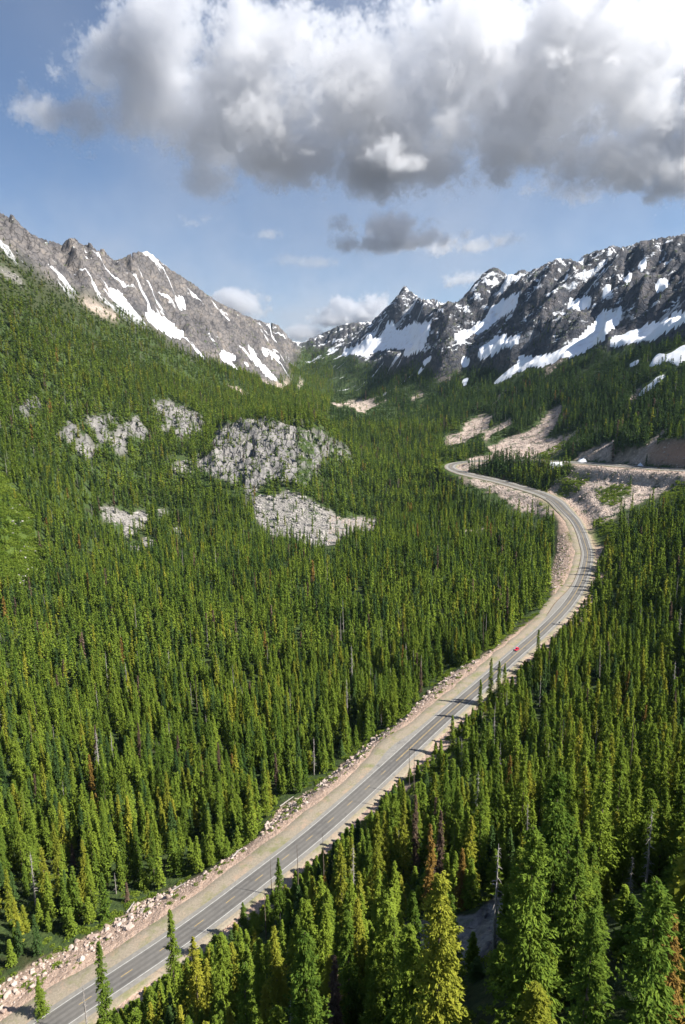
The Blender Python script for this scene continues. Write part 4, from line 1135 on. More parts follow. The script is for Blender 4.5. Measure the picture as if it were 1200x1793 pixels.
def scatter(name, label, cat, XYZ, kind, rz, scl, coll, tilt=None):
    n_ = len(XYZ)
    me = bpy.data.meshes.new(name); me.vertices.add(n_); me.vertices.foreach_set('co', np.asarray(XYZ, np.float32).ravel())
    for a, ty, v in (('kind', 'INT', kind), ('rz', 'FLOAT', rz), ('tilt', 'FLOAT', tilt if tilt is not None else np.zeros(n_))):
        at = me.attributes.new(a, ty, 'POINT'); at.data.foreach_set('value', np.asarray(v, np.int32 if ty == 'INT' else np.float32))
    at = me.attributes.new('scl', 'FLOAT_VECTOR', 'POINT'); at.data.foreach_set('vector', np.asarray(scl, np.float32).ravel())
    o = bpy.data.objects.new(name, me); col.objects.link(o)
    ng = bpy.data.node_groups.new('scatter', 'GeometryNodeTree')
    ng.interface.new_socket('Geometry', in_out='INPUT', socket_type='NodeSocketGeometry'); ng.interface.new_socket('Geometry', in_out='OUTPUT', socket_type='NodeSocketGeometry')
    N = ng.nodes.new; L = ng.links.new
    gi, go = N('NodeGroupInput'), N('NodeGroupOutput'); ci = N('GeometryNodeCollectionInfo'); ip = N('GeometryNodeInstanceOnPoints')
    ci.inputs['Collection'].default_value = coll; ci.inputs['Separate Children'].default_value = True; ci.inputs['Reset Children'].default_value = True

    def att(nm, ty):
        x = N('GeometryNodeInputNamedAttribute'); x.data_type = ty; x.inputs['Name'].default_value = nm; return x.outputs[0]
    cx = N('ShaderNodeCombineXYZ'); L(att('tilt', 'FLOAT'), cx.inputs[0]); L(att('rz', 'FLOAT'), cx.inputs[2])
    er = N('FunctionNodeEulerToRotation'); L(cx.outputs[0], er.inputs[0])
    L(gi.outputs[0], ip.inputs['Points']); L(ci.outputs[0], ip.inputs['Instance']); ip.inputs['Pick Instance'].default_value = True
    L(att('kind', 'INT'), ip.inputs['Instance Index']); L(er.outputs[0], ip.inputs['Rotation']); L(att('scl', 'FLOAT_VECTOR'), ip.inputs['Scale'])
    L(ip.outputs[0], go.inputs[0])
    md = o.modifiers.new('scatter', 'NODES'); md.node_group = ng
    o['kind'] = 'stuff'; thing(o, label, cat)
    return o


# the rest of the forest
km = np.array([0, 3, 4, 5, 6, 7, 8, 8])
lodk = km[ki]
sw = rng.uniform(0, 1, nt_)
lodk = np.where((ki == 0) & (sw < .33), 1, np.where((ki == 0) & (sw < .66), 2, lodk))
lod = np.where(TR < 430, 0, np.where(TR < 950, 1, 2))
zone = np.where((rs < 0) & (TR < 1000), 0, np.where(rightm, 3, np.where(TZg > CZ - 90, 2, 1)))
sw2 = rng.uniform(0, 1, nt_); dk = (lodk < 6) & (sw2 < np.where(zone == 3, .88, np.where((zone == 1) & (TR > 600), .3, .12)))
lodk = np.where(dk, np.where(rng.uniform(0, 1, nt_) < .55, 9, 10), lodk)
hb = np.where(lodk == 8, 18., 20.); sc_ = TH / hb
sxy = (sc_ * .45 + .55) * rng.uniform(.85, 1.15, nt_) * np.where(TR > 950, 1.15, 1.0)
SCL = np.stack([sxy, sxy, sc_], 1); RZ_ = rng.uniform(0, 6.28, nt_)
zone = np.where((rs < 0) & (TR < 1000), 0, np.where(rightm, 3, np.where(TZg > CZ - 90, 2, 1)))
ZL = ['dense green fir forest on the slope right of the road', 'dense fir forest filling the valley floor left of the road', 'fir forest climbing the long left mountainside around the granite outcrops', 'dark patchy fir forest on the lower flank of the right mountain']
for z in range(4):
    for l in range(3):
        k = (~single) & (zone == z) & (lod == l)
        if k.sum() == 0: continue
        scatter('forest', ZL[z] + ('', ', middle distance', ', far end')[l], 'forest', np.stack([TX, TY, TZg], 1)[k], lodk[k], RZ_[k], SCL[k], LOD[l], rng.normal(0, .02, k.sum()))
print('TREES', nt_, 'single', single.sum(), [(z, l, int(((~single) & (zone == z) & (lod == l)).sum())) for z in range(4) for l in range(3)])

# ------------------------------------------------------------------ shrubs
FOL['shrub'] = foliage('alder_leaves', (.085, .145, .018), (.23, .29, .045), .35)
FOL['heath'] = foliage('mountain_heath_leaves', (.030, .060, .015), (.085, .125, .030), .2)
shc = bpy.data.collections.new('shrub_shapes'); SHRUB = []; hec = bpy.data.collections.new('heath_shapes')
for k in range(4):
    g = np.random.default_rng(400 + k); n_ = 170
    d = g.normal(0, 1, (n_, 3)); d[:, 2] = np.abs(d[:, 2]) * .8; d /= np.linalg.norm(d, axis=1)[:, None]
    c = d * (g.uniform(.45, 1., n_) * (1 + .3 * np.sin(d[:, 0] * 4 + k) * np.cos(d[:, 1] * 5)))[:, None] * np.array([1.2, 1.2, .95])
    a = d + g.normal(0, .6, (n_, 3)); a /= np.linalg.norm(a, axis=1)[:, None]; b = np.cross(g.normal(0, 1, (n_, 3)), a); b /= np.linalg.norm(b, axis=1)[:, None]
    s = g.uniform(.22, .42, n_)[:, None]
    V = np.stack([c - a * s * .5, c + b * s * .45, c + a * s * .6, c - b * s * .45], 1).reshape(-1, 3)
    o = mesh_obj('shrub_%02d' % k, V, np.arange(n_ * 4).reshape(-1, 4), FOL['shrub'], attrs={'tint': np.repeat(g.uniform(0, 1, n_), 4)})
    col.objects.unlink(o); shc.objects.link(o); SHRUB.append(o.data)
    h = o.copy(); h.data = o.data.copy(); h.data.materials[0] = FOL['heath']; h.name = 'heath_%02d' % k; hec.objects.link(h)


def sample(r0, r1, step, test):
    n_ = int(2 * r1 / step)
    gx, gy = np.meshgrid((np.arange(n_) - n_ / 2) * step, np.arange(int(r1 / step) + 1) * step)
    gx = (gx + rng.uniform(-.5, .5, gx.shape) * step).ravel(); gy = (gy + rng.uniform(-.5, .5, gy.shape) * step).ravel()
    r = np.hypot(gx, gy); k = (r > r0) & (r < r1) & (np.abs(np.arctan2(gx, gy)) < R_(38)); gx, gy = gx[k], gy[k]
    k = test(gx, gy); return gx[k], gy[k]


BANKM = inpoly(BANK, GPX, GPY) & (RD < 80)
mead_e = blur(M['meadow'], 2)
zonesh = [
 ('undergrowth', 'bright green shrubs and saplings along both edges of the road clearing', 160, 620, 1.5,
  lambda x, y: (lambda d, s: (((s > 0) & (d > 13) & (d < 34) & (rng.uniform(0, 1, x.shape) < .62 * (fbm(x / 9, y / 9, 2) > -.02)) & (~look(BANKM, x, y) | (rng.uniform(0, 1, x.shape) < .05))) | ((s < 0) & (d > 10.5) & (d < 26) & (fbm(x / 9, y / 9, 2) > .0) & (rng.uniform(0, 1, x.shape) < .6))))(*road_near(x, y)[:2]), (.55, 1.35)),
 ('undergrowth', 'weeds and small green tufts among the stones of the road bank', 150, 720, 1.6, lambda x, y: look(BANKM, x, y) & (road_near(x, y)[0] > 13.5) & (fbm(x / 6, y / 6, 2) > .12) & (rng.uniform(0, 1, x.shape) < .6), (.3, .75)),
 ('undergrowth', 'low shrubs on the floor between the firs', 60, 430, 3.2, lambda x, y: (fbm(x / 14, y / 14, 2) > .05) & (road_near(x, y)[0] > 26) & ~look(M['slab'], x, y), (.5, 1.3)),
 ('undergrowth', 'yellow-green alder thicket in the avalanche clearing at the left edge', 480, 1000, 3.0, lambda x, y: look(M['meadow'], x, y) & (x < -100) & (fbm(x / 13, y / 13, 3) > -.12), (1.6, 4.4)),
 ('undergrowth', 'green shrub patches on the boulder slope between the two roads', 480, 1600, 2.6, lambda x, y: (look(mead_e, x, y) > .3) & (x > -60) & (fbm(x / 11, y / 11, 3) > -.15) & (road_near(x, y)[0] > 18), (.9, 2.1)),
 ('undergrowth', 'green heath and slide alder between the firs of the right mountain', 900, 2500, 8., lambda x, y: (x > -30) & (look(np.maximum(rockRs, np.maximum(scr, core)), x, y) < .3) & (fbm(x / 60, y / 60, 3) > -.1) & (look(GPX, x, y) > 560) & (road_near(x, y)[0] > 26), (1.6, 3.6)),
 ('undergrowth', 'green slide alder on the open upper left mountainside', 900, 2000, 6.5, lambda x, y: (x < -60) & (look(rockLs + scr + M['out'], x, y) < .4) & (look(GPY, x, y) < 790) & (fbm(x / 70, y / 70, 3) > -.15), (1.3, 3.0)),
 ('undergrowth', 'tufts of green growing on ledges of the granite outcrops', 750, 1500, 3.5, lambda x, y: look(blur(M['out'], 2), x, y).__gt__(.2) & (fbm(x / 8, y / 8, 2) > .16), (.8, 1.8)),
]
for nm, lab, r0, r1, stp, test, (s0, s1) in zonesh:
    x, y = sample(r0, r1, stp, test)
    if not len(x): print('none', lab); continue
    z = height(x, y); s = rng.uniform(s0, s1, len(x)); n_ = len(x)
    print('SHRUB', n_, lab)
    scatter(nm, lab, 'undergrowth', np.stack([x, y, z - .1], 1), rng.integers(0, 4, n_), rng.uniform(0, 6.28, n_), np.stack([s, s, s * rng.uniform(.7, 1.1, n_)], 1), hec if 'mountain' in lab else shc)

# ------------------------------------------------------------------ boulders
MAT_BOULD = None
m, nt, bs, mo = new_mat('pink_granite'); T = NT(nt); oi = T.n('ShaderNodeObjectInfo'); P = T.pos()
c = T.mix(oi.outputs['Random'], (.33, .23, .185), (.52, .44, .385)); c = T.mix(T.ramp(T.noise(P, 1.3, 6, .7), [(.4, 0.), (.65, .7)]), c, (.30, .255, .23))
T.L(c, bs.inputs['Base Color']); T.bump(T.noise(P, 2., 5, .65), .3, .6, bs); MAT_BOULD = m
m, nt, bs, mo = new_mat('grey_granite'); T = NT(nt); oi = T.n('ShaderNodeObjectInfo'); P = T.pos()
c = T.mix(oi.outputs['Random'], (.13, .125, .12), (.37, .345, .32)); T.L(c, bs.inputs['Base Color']); MAT_GBOULD = m
import bmesh


def rock_mesh(name, sdd, sub, mat):
    g = np.random.default_rng(sdd); bm = bmesh.new(); bmesh.ops.create_icosphere(bm, subdivisions=sub, radius=1.)
    pl = g.normal(0, 1, (9, 3)); pl /= np.linalg.norm(pl, axis=1)[:, None]; dd = g.uniform(.5, .85, 9); st = np.array([g.uniform(.8, 1.3), g.uniform(.7, 1.), g.uniform(.55, .85)])
    for v in bm.verts:
        p = np.array(v.co)
        for q, d in zip(pl, dd):
            e = p @ q - d
            if e > 0: p = p - q * e
        v.co = (p * (1 + g.normal(0, .03))) * st
    me = bpy.data.meshes.new(name); bm.to_mesh(me); bm.free(); me.materials.append(mat); return me


ROCKS = [rock_mesh('boulder', 500 + k, 2, MAT_BOULD) for k in range(9)]
rkc = bpy.data.collections.new('rubble_shapes'); rkg = bpy.data.collections.new('talus_shapes')
for k in range(5):
    o = bpy.data.objects.new('rubble_%02d' % k, rock_mesh('rubble', 520 + k, 1, MAT_BOULD)); rkc.objects.link(o)
    o = bpy.data.objects.new('talus_%02d' % k, rock_mesh('talus', 530 + k, 1, MAT_GBOULD)); rkg.objects.link(o)

bx, by = sample(150, 720, 1.15, lambda x, y: (lambda d, s: look(BANKM, x, y) & (s > 0) & (d > 14.5) & (d < 45) & (rng.uniform(0, 1, x.shape) < np.clip(.25 + .9 * sstep(14, 18, d) * (fbm(x / 8, y / 8, 2) > -.3), 0, .8)))(*road_near(x, y)[:2]))
bd = road_near(bx, by)[0]
bsz = np.exp(rng.normal(-1.0, .62, len(bx))) * (1 + .5 * sstep(18, 26, bd)); bsz = np.clip(.86 * bsz, .18, 1.45)
bz = height(bx, by); bpx, bpy2, bw = project(np.stack([bx, by, bz], 1))
app = np.where((bpx > -5) & (bpx < 1205) & (bpy2 < 1797), bsz / bw, 0)
o_ = np.argsort(-app)[:290]; isb = np.zeros(len(bx), bool); isb[o_] = True
for i in o_:
    o = bpy.data.objects.new('boulder', ROCKS[int(rng.integers(9))]); col.objects.link(o)
    o.location = (bx[i], by[i], bz[i] + bsz[i] * .08); s = bsz[i]; o.scale = (s, s, s); o.rotation_euler = (rng.normal(0, .3), rng.normal(0, .3), rng.uniform(0, 6.28))
    st = 'at the lower left' if bpx[i] < 230 else 'along the middle of the near straight' if bpx[i] < 560 else 'between the lay-by and the red car' if bpx[i] < 930 else 'below the outer edge of the bend'
    sz = 'large' if s > 1.0 else 'small'
    thing(o, '%s pale pink boulder on the road bank, %s' % (sz, st), 'boulder', '%s boulders on the road bank %s' % (sz, st))
k = ~isb
scatter('rubble', 'small pink stones covering the bank left of the road', 'rubble', np.stack([bx, by, bz + bsz * .1], 1)[k], rng.integers(0, 5, k.sum()), rng.uniform(0, 6.28, k.sum()), np.repeat(bsz[k, None], 3, 1), rkc, rng.normal(0, .4, k.sum()))
bx, by = sample(480, 1700, 2.1, lambda x, y: (look(scr, x, y) > .5) & (x > -20) & (road_near(x, y)[0] > 11) & (fbm(x / 22, y / 22, 3) > -.12) & (rng.uniform(0, 1, x.shape) < .8))
bz = height(bx, by); s = np.clip(np.exp(rng.normal(-.35, .5, len(bx))), .3, 2.6) * np.where(np.hypot(bx, by) > 1000, 1.25, 1.); n_ = len(bx); print('RUBBLE', n_)
scatter('rubble', 'pink broken rock covering the slopes above and below the upper road', 'rubble', np.stack([bx, by, bz], 1), rng.integers(0, 5, n_), rng.uniform(0, 6.28, n_), np.repeat(s[:, None], 3, 1), rkc, rng.normal(0, .4, n_))
bx, by = sample(600, 1400, 2.2, lambda x, y: (look(scr, x, y) > .4) & (x < -20) & (rng.uniform(0, 1, x.shape) < .8))
bz = height(bx, by); s = np.clip(np.exp(rng.normal(.15, .6, len(bx))), .4, 4.2); n_ = len(bx); print('TALUS', n_)
scatter('talus_rubble', 'pale grey talus of broken blocks below the granite outcrops', 'rubble', np.stack([bx, by, bz], 1), rng.integers(0, 5, n_), rng.uniform(0, 6.28, n_), np.repeat(s[:, None], 3, 1), rkg, rng.normal(0, .4, n_))

bx, by = sample(480, 1000, 3.0, lambda x, y: look(M['meadow'], x, y) & (x < -100) & (look(GPX, x, y) > 25 + 25 * fbm(x / 20, y / 20, 2)) & (rng.uniform(0, 1, x.shape) < .30))
bz = height(bx, by); s = np.clip(np.exp(rng.normal(-.1, .5, len(bx))), .3, 2.0); n_ = len(bx); print('MEADOWROCK', n_)
scatter('rubble', 'pale rocks strewn through the alder thicket at the left edge', 'rubble', np.stack([bx, by, bz + .5 * s + .8], 1), rng.integers(0, 5, n_), rng.uniform(0, 6.28, n_), np.repeat(s[:, None], 3, 1), rkg, rng.normal(0, .4, n_))

# fallen logs at the edge of the bank
for (x0, y0, x1, y1), lab in (((491, 1413, 514, 1398), 'pale fallen log lying at the forest edge above the boulders'), ((500, 1420, 528, 1405), 'weathered log lying across the boulders of the road bank'), ((300, 1562, 326, 1549), 'bleached log at the lower left edge of the boulder bank'), ((408, 1501, 424, 1489), 'short pale log sticking out of the boulder bank by green shrubs'), ((222, 1600, 236, 1583), 'thin fallen trunk leaning out of the shrubs at the lower left')):
    a, b = hit(x0, y0), hit(x1, y1)
    if a is None or b is None: continue
    L = b - a; n_ = 6; g = rng.normal(0, .08, (n_, 3))
    pp = [np.array([0, 0, 0]) + L * t + g[i] + (0, 0, .55) for i, t in enumerate(np.linspace(0, 1, n_))]
    for i in range(n_): pp[i][2] = height(a[0] + pp[i][0], a[1] + pp[i][1]) - a[2] + .45 + .1 * i
    v, f = tube(pp, np.linspace(.34, .16, n_), 8)
    v2, f2 = tube([pp[3], pp[3] + (.3, .3, 1.1)], [.09, .03], 5); f += [tuple(q + len(v) for q in ff) for ff in f2]; v += v2
    o = mesh_obj('fallen_log', v, f, MAT_GREY, smooth=True); o.location = a; thing(o, lab, 'log')

# ------------------------------------------------------------------ two cars
def box_bm(bm, x0, x1, y0, y1, z0, z1, tx=0., ty=0.):
    v = [bm.verts.new(p) for p in ((x0, y0, z0), (x1, y0, z0), (x1, y1, z0), (x0, y1, z0), (x0 + tx, y0 + ty, z1), (x1 - tx, y0 + ty, z1), (x1 - tx, y1 - ty * .6, z1), (x0 + tx, y1 - ty * .6, z1))]
    for f in ((3, 2, 1, 0), (4, 5, 6, 7), (0, 1, 5, 4), (1, 2, 6, 5), (2, 3, 7, 6), (3, 0, 4, 7)): bm.faces.new([v[i] for i in f])


def part(name, bm, mat, parent, bev=0.):
    if bev: bmesh.ops.bevel(bm, geom=bm.edges[:], offset=bev, segments=2, affect='EDGES')
    me = bpy.data.meshes.new(name); bm.to_mesh(me); bm.free(); me.materials.append(mat)
    for f in me.polygons: f.use_smooth = False
    o = bpy.data.objects.new(name, me); col.objects.link(o); o.parent = parent; return o


MAT_GLASS = simple('car_glass', (.02, .025, .03), .08); MAT_TYRE = simple('tyre_rubber', (.02, .02, .02), .9); MAT_RIM = simple('rim_metal', (.5, .5, .52), .35, metal=.9); MAT_LAMP = simple('lamp_glass', (.85, .85, .8), .1)


def car(px_, py_, side, label, paint, flip):
    j = int(np.argmin((rp[0] - px_) ** 2 + (ry - py_) ** 2)); c = ROAD[j] + RT_N[j] * side
    t = RT_T[j] * (-1 if flip else 1)
    root = empty('car', (c[0], c[1], c[2] + .06), label, 'car', None, math.atan2(t[1], t[0]) - PI / 2)
    root.rotation_euler[0] = math.asin((ROAD[j + 1][2] - ROAD[j - 1][2]) / 6.0) * (-1 if flip else 1)
    mp = simple(label.split()[0] + '_car_paint', paint, .25)
    b = bmesh.new(); box_bm(b, -.9, .9, -2.2, 2.2, .28, .86, .05, .06); body = part('body', b, mp, root, .10)
    b = bmesh.new(); box_bm(b, -.80, .80, -1.75, .85, .86, 1.44, .16, .42); part('window', b, MAT_GLASS, root, .04)
    b = bmesh.new(); box_bm(b, -.66, .66, -1.30, .48, 1.435, 1.50, .04, .05); part('roof', b, mp, root, .025)
    for sx in (-1, 1):
        for y in (-1.38, 1.38):
            b = bmesh.new(); bmesh.ops.create_cone(b, cap_ends=True, segments=20, radius1=.34, radius2=.34, depth=.24, matrix=Matrix.Translation((sx * .80, y, .34)) @ Matrix.Rotation(PI / 2, 4, 'Y')); w = part('wheel', b, MAT_TYRE, root)
            b = bmesh.new(); bmesh.ops.create_cone(b, cap_ends=True, segments=16, radius1=.20, radius2=.20, depth=.06, matrix=Matrix.Translation((sx * .905, y, .34)) @ Matrix.Rotation(PI / 2, 4, 'Y')); part('rim', b, MAT_RIM, w)
        b = bmesh.new(); box_bm(b, sx * .62 - .2, sx * .62 + .2, 2.12, 2.22, .58, .74); part('headlight', b, MAT_LAMP, root, .02)
    return root


car(908, 1139, 1.75, 'red car driving alone on the straight below the bend', (.55, .02, .06), True)
car(1151, 820, 1.6, 'dark car parked far off on the upper road by the rock cut', (.03, .03, .035), False)

# marker posts along the edge lines and one small sign
MAT_POST = simple('white_post', (.62, .62, .60), .6); MAT_REFL = simple('amber_reflector', (.6, .33, .05), .3); MAT_STEEL = simple('galvanised_post', (.30, .31, .32), .5, metal=.6); MAT_SIGNB = simple('sign_back', (.36, .40, .46), .45, metal=.3)
sd_m = 0.
for q, (mx_, my_, sgn) in enumerate(((300,1640,1),(414,1552,1),(437,1570,-1),(560,1444,1),(655,1362,1),(735,1283,1),(823,1216,1),(884,1180,-1),(1006,1078,-1),(1038,1000,-1),(1033,940,-1),(1003,900,-1))):
    j = int(np.argmin((rp[0] - mx_) ** 2 + (ry - my_) ** 2)); b = ROAD[j] + RT_N[j] * (5.6 if sgn > 0 else -5.6)
    r_ = empty('marker_post', (b[0], b[1], b[2] - .15), 'small white marker post on the %s shoulder of the road' % ('left' if sgn > 0 else 'right'), 'marker post', 'white marker posts on the %s shoulder' % ('left' if sgn > 0 else 'right'), math.atan2(RT_T[j][1], RT_T[j][0]) - PI / 2)
    b_ = bmesh.new(); box_bm(b_, -.06, .06, -.03, .03, 0, 1.15, .01, .005); part('post', b_, MAT_POST, r_, .008)
    b_ = bmesh.new(); box_bm(b_, -.045, .045, -.045, -.031, .92, 1.06); part('reflector', b_, MAT_REFL, r_)
j = int(np.argmin((rp[0] - 962) ** 2 + (ry - 1092) ** 2)); b = ROAD[j] - RT_N[j] * 6.6
r_ = empty('road_sign', (b[0], b[1], b[2] - .3), 'grey backed road sign on a post right of the road, past the red car', 'sign', None, math.atan2(RT_T[j][1], RT_T[j][0]) - PI / 2)
b_ = bmesh.new(); bmesh.ops.create_cone(b_, cap_ends=True, segments=10, radius1=.06, radius2=.06, depth=3.0, matrix=Matrix.Translation((0, 0, 1.5))); part('post', b_, MAT_STEEL, r_)
b_ = bmesh.new(); box_bm(b_, -.6, .6, -.09, -.06, 1.9, 3.1, .02, 0); part('panel', b_, MAT_SIGNB, r_, .01)

# ------------------------------------------------------------------ clouds: real volumes standing far beyond the pass
def grf(shape, seed, slope):
    """random field with a power-law spectrum, unit variance"""
    g = np.random.default_rng(seed); w = np.fft.rfftn(g.normal(0, 1, shape).astype(np.float32))
    kx, ky, kz = [np.fft.fftfreq(n_) * n_ / max(shape) * 1. for n_ in shape[:2]] + [np.fft.rfftfreq(shape[2]) * 1.]
    kx = np.fft.fftfreq(shape[0]); ky = np.fft.fftfreq(shape[1])
    k = np.sqrt(kx[:, None, None] ** 2 + ky[None, :, None] ** 2 + kz[None, None, :] ** 2); k[0, 0, 0] = 1
    f = np.fft.irfftn(w * (np.maximum(k, .012) ** slope), s=shape, axes=(0, 1, 2)).astype(np.float32)
    return (f - f.mean()) / f.std()


def cloud_mat(dens, aniso=.5, rate=1.):
    m = bpy.data.materials.new('cloud'); m.use_nodes = True; nt = m.node_tree; nt.nodes.clear()
    o = nt.nodes.new('ShaderNodeOutputMaterial'); v = nt.nodes.new('ShaderNodeVolumePrincipled')
    v.inputs['Color'].default_value = (.905, .913, .935, 1); v.inputs['Density'].default_value = dens; v.inputs['Anisotropy'].default_value = aniso
    nt.links.new(v.outputs[0], o.inputs['Volume'])
    m.cycles.volume_step_rate = rate
    return m


def cloud(label, puffs, Y0, Y1, vox, base_px, dens, seed, wisp=.5, thr=.12):
    """puffs: photo x, photo y, half width, half height (photo px), depth 0..1 between Y0 and Y1, density"""
    E = []
    for a in puffs:
        x, y, rx, ry = a[:4]; t = a[4] if len(a) > 4 else .5; k = a[5] if len(a) > 5 else 1.
        Y = Y0 + t * (Y1 - Y0); c = atY(x, y, Y); sc = Y / F
        E.append((c, np.array([rx * sc, (rx * .6 + ry * .6) * sc, ry * sc * 1.08]), k))
    lo = np.min([c - r * 1.35 for c, r, k in E], 0); hi = np.max([c + r * 1.35 for c, r, k in E], 0)
    n3 = np.maximum(((hi - lo) / vox).astype(int), 4); hi = lo + n3 * vox
    ax = [lo[i] + (np.arange(n3[i]) + .5) * vox for i in range(3)]
    S = np.full(tuple(n3), -1.2, np.float32); D = np.zeros(tuple(n3), np.float32)
    for c, r, k in E:
        sl = tuple(slice(max(0, int((c[i] - r[i] * 1.5 - lo[i]) / vox)), max(1, int((c[i] + r[i] * 1.5 - lo[i]) / vox) + 1)) for i in range(3))
        q = [((ax[i][sl[i]] - c[i]) / r[i]).astype(np.float32) for i in range(3)]
        q[2] = np.where(q[2] < 0, q[2] * 1.25, q[2])
        e = 1 - np.sqrt(q[0][:, None, None] ** 2 + q[1][None, :, None] ** 2 + q[2][None, None, :] ** 2)
        if e.size == 0: continue
        D[sl] = np.where(e > S[sl], k, D[sl]); S[sl] = np.maximum(S[sl], e)
    n1 = grf(tuple(n3), seed, -1.75); n2 = np.abs(grf(tuple(n3), seed + 1, -1.32)); n4 = grf(tuple(n3), seed + 2, -1.1)
    f = S + .32 * n1 + .40 * (.8 - n2) + .08 * n4
    d = np.clip((f - thr) / wisp, 0, 1) ** 1.25 * D
    d *= np.clip(1 + .35 * n1, .35, 1.6)
    for i in range(3):                                   # nothing may touch the faces of the grid
        sh = [1, 1, 1]; sh[i] = n3[i]; e = np.minimum(np.arange(n3[i]), np.arange(n3[i])[::-1]); d *= np.clip(e / 4., 0, 1).reshape(sh)
    d[d < .012] = 0
    me = bpy.data.meshes.new('cloud'); N_ = d.size
    me.vertices.add(N_)
    at = me.attributes.new('d', 'FLOAT', 'POINT'); at.data.foreach_set('value', d.transpose(2, 1, 0).ravel().astype(np.float32))
    o = bpy.data.objects.new('cloud', me); col.objects.link(o)
    ng = bpy.data.node_groups.new('cloud', 'GeometryNodeTree')
    ng.interface.new_socket('Geometry', in_out='INPUT', socket_type='NodeSocketGeometry'); ng.interface.new_socket('Geometry', in_out='OUTPUT', socket_type='NodeSocketGeometry')
    N = ng.nodes.new; L = ng.links.new
    gi, go, vc, si = N('NodeGroupInput'), N('NodeGroupOutput'), N('GeometryNodeVolumeCube'), N('GeometryNodeSampleIndex')
    si.data_type = 'FLOAT'; si.domain = 'POINT'; si.clamp = True
    L(gi.outputs[0], si.inputs['Geometry'])
    na = N('GeometryNodeInputNamedAttribute'); na.data_type = 'FLOAT'; na.inputs['Name'].default_value = 'd'; L(na.outputs[0], si.inputs['Value'])
    ps = N('GeometryNodeInputPosition'); sx = N('ShaderNodeSeparateXYZ'); L(ps.outputs[0], sx.inputs[0])

    def mth(op, a, b=0., c=0.):
        x = N('ShaderNodeMath'); x.operation = op
        for s_, v in zip(x.inputs, (a, b, c)):
            if isinstance(v, (int, float)): s_.default_value = float(v)
            else: L(v, s_)
        return x.outputs[0]
    mn = lo + .5 * vox; mxx = hi - .5 * vox
    ii = [mth('ROUND', mth('DIVIDE', mth('SUBTRACT', sx.outputs[i], float(mn[i])), float(vox))) for i in range(3)]
    ii = [mth('MINIMUM', mth('MAXIMUM', q, 0.), float(n3[i] - 1)) for i, q in enumerate(ii)]
    # integer arithmetic, since a float cannot count this many voxels
    fi = []
    for q in ii:
        x = N('FunctionNodeFloatToInt'); L(q, x.inputs[0]); fi.append(x.outputs[0])

    def im(op, a, b):
        x = N('FunctionNodeIntegerMath'); x.operation = op
        for s_, v in zip(x.inputs, (a, b)):
            if isinstance(v, int): s_.default_value = v
            else: L(v, s_)
        return x.outputs[0]
    index = im('ADD', fi[0], im('MULTIPLY', int(n3[0]), im('ADD', fi[1], im('MULTIPLY', int(n3[1]), fi[2]))))
    L(index, si.inputs['Index']); L(si.outputs[0], vc.inputs['Density'])
    vc.inputs['Min'].default_value = tuple(mn); vc.inputs['Max'].default_value = tuple(mxx)
    for i, nm in enumerate(('Resolution X', 'Resolution Y', 'Resolution Z')): vc.inputs[nm].default_value = int(n3[i])
    sm = N('GeometryNodeSetMaterial'); sm.inputs['Material'].default_value = cloud_mat(dens, rate=1.0 if vox < 100 else 3.0)
    L(vc.outputs[0], sm.inputs['Geometry']); L(sm.outputs[0], go.inputs[0])
    md = o.modifiers.new('cloud', 'NODES'); md.node_group = ng
    me.materials.append(sm.inputs['Material'].default_value)
    thing(o, label, 'cloud'); o['kind'] = 'stuff'; print('CLOUD', n3, d.mean())
    return o


MAIN = [(262,45,62,48,.35),(330,75,75,55,.3),(425,55,80,55,.35),(480,100,95,62,.3),(225,95,50,40,.4),(555,125,85,55,.3),(600,165,60,35,.25),(300,130,75,40,.4),
 (190,118,62,38,.5,.7),(120,205,85,17,.5,.6),(45,196,50,12,.5,.5),(190,225,80,28,.5,.6),
 (440,180,130,60,.5),(560,220,130,70,.45),(690,220,130,80,.5),(650,285,130,42,.5),(765,295,95,40,.5),(520,275,115,38,.55),(400,235,95,52,.55),(300,205,80,48,.55,.8),(370,320,55,20,.6,.4),
 (700,95,100,55,.6),(790,80,100,52,.6),(850,120,110,70,.5),(900,55,85,42,.65),(630,85,50,30,.6),(760,160,110,60,.5),(850,210,100,60,.5),(800,240,90,50,.45),(930,180,80,60,.45),(640,150,90,60,.5),(980,160,80,60,.5),
 (960,85,75,62,.2),(1040,105,100,72,.15),(1120,110,90,78,.15),(1190,95,75,70,.2),(1050,165,110,48,.2),(1160,180,85,52,.2),(1060,30,55,40,.4),(1150,40,70,40,.4),
 (960,235,85,52,.4),(1040,285,70,36,.45),(885,265,78,40,.4),(1130,295,55,36,.35),(1190,315,60,36,.35),(1000,330,70,18,.6,.6),(1100,240,80,50,.5),(1270,100,100,110,.3),(1270,260,90,80,.4),(1370,180,110,120,.4)]
cloud('huge grey-based cumulus bank filling the upper sky', MAIN, 5400, 7600, 15.5, 350, .0085, 21, .27, .27)
cloud('small bright puff in front of the dark base of the cumulus bank', [(648,272,30,20,.3),(675,266,30,20,.5),(705,287,34,10,.5,.7),(645,290,20,10,.5,.6),(540,268,16,6,.5,.6)], 5150, 5350, 10., 300, .016, 31, .8)
cloud('flat grey cloud floating alone below the cumulus bank', [(690,402,72,18),(655,430,60,13),(740,425,70,15),(840,432,42,12,.5,.6),(880,425,30,10,.5,.4)], 7350, 7750, 20., 440, .010, 41)
cloud('thin dark streak of cloud above the left peaks', [(358,384,36,6,.5,.6),(470,412,34,7,.5,.5),(520,460,60,7,.5,.3)], 9000, 9200, 22., 400, .006, 51)
cloud('white cumulus rising behind the left ridge', [(405,522,28,16),(430,535,32,22),(455,552,28,18),(395,540,28,18)], 17000, 18000, 55., 570, .008, 61)
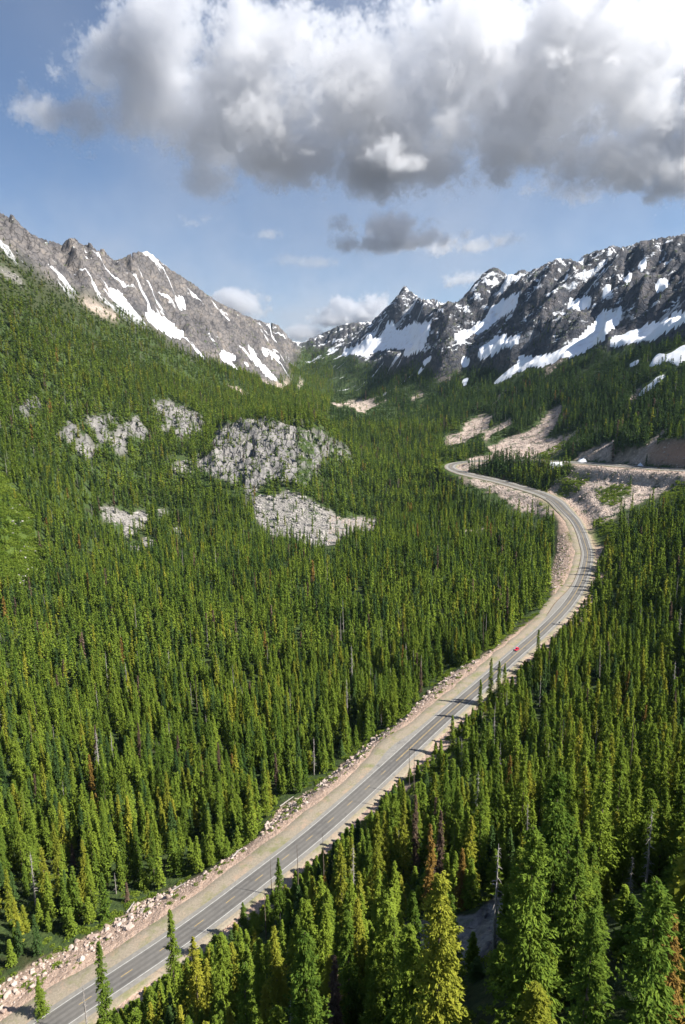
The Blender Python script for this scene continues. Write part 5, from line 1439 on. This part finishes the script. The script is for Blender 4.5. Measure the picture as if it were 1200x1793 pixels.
cloud('white cumulus standing behind the pass', [(640,545,34,22),(610,540,28,16),(590,560,40,16),(660,560,26,20),(540,585,50,12,.5,.6),(800,490,38,12,.5,.6),(830,485,24,12,.5,.6)], 19000, 20500, 60., 590, .007, 71)
cloud('thin white veil of high haze low over the pass', [(600,570,1500,55,.5,.6),(700,572,320,42,.6,.9)], 23000, 25000, 170., 600, .00017, 81, 1.1, -.05)

# ------------------------------------------------------------------ the air between here and the far ridges
hz = bpy.data.meshes.new('haze')
x0, x1, y0, y1, z0, z1 = -6000., 6000., -300., 5150., -70., 760.
hz.from_pydata([(x, y, z) for z in (z0, z1) for y in (y0, y1) for x in (x0, x1)], [], [(0, 2, 3, 1), (4, 5, 7, 6), (0, 1, 5, 4), (2, 6, 7, 3), (0, 4, 6, 2), (1, 3, 7, 5)])
ho = bpy.data.objects.new('haze', hz); col.objects.link(ho); ho['kind'] = 'stuff'
hm = bpy.data.materials.new('haze'); hm.use_nodes = True; hn = hm.node_tree; hn.nodes.clear()
a_ = hn.nodes.new('ShaderNodeOutputMaterial'); v_ = hn.nodes.new('ShaderNodeVolumePrincipled'); hn.links.new(v_.outputs[0], a_.inputs['Volume'])
v_.inputs['Color'].default_value = (.52, .74, 1., 1); v_.inputs['Density'].default_value = 1.5e-5; v_.inputs['Anisotropy'].default_value = .2
hz.materials.append(hm)

# ------------------------------------------------------------------ light and sky
sd_ = bpy.data.lights.new('sun', 'SUN'); sd_.energy = 5.0; sd_.angle = R_(.53); sd_.color = (1., .95, .86)
so = bpy.data.objects.new('sun', sd_); col.objects.link(so)
so.rotation_euler = (R_(90 - SUN_EL), 0, R_(180 - SUN_AZ + 0) )
so.location = (600, 0, 900)
wd = bpy.data.worlds.new('World'); scene.world = wd; wd.use_nodes = True
wn = wd.node_tree; bg = wn.nodes['Background']
sk = wn.nodes.new('ShaderNodeTexSky'); sk.sky_type = 'NISHITA'; sk.sun_disc = False
sk.sun_elevation = R_(SUN_EL); sk.sun_rotation = R_(SUN_AZ); sk.altitude = 1700; sk.air_density = 1.0; sk.dust_density = 2.2; sk.ozone_density = 2.6
wn.links.new(sk.outputs[0], bg.inputs[0]); bg.inputs[1].default_value = .066

vs = scene.view_settings
scene.display_settings.display_device = 'sRGB'
vs.view_transform = 'Standard'; vs.look = 'None'; vs.exposure = 1.1; vs.gamma = 1.0; vs.use_curve_mapping = False
cy = scene.cycles
cy.max_bounces = 8; cy.diffuse_bounces = 3; cy.glossy_bounces = 1; cy.transmission_bounces = 2; cy.transparent_max_bounces = 6
cy.use_denoising = True
cy.volume_bounces = 7; cy.max_bounces = 14; cy.volume_max_steps = 384
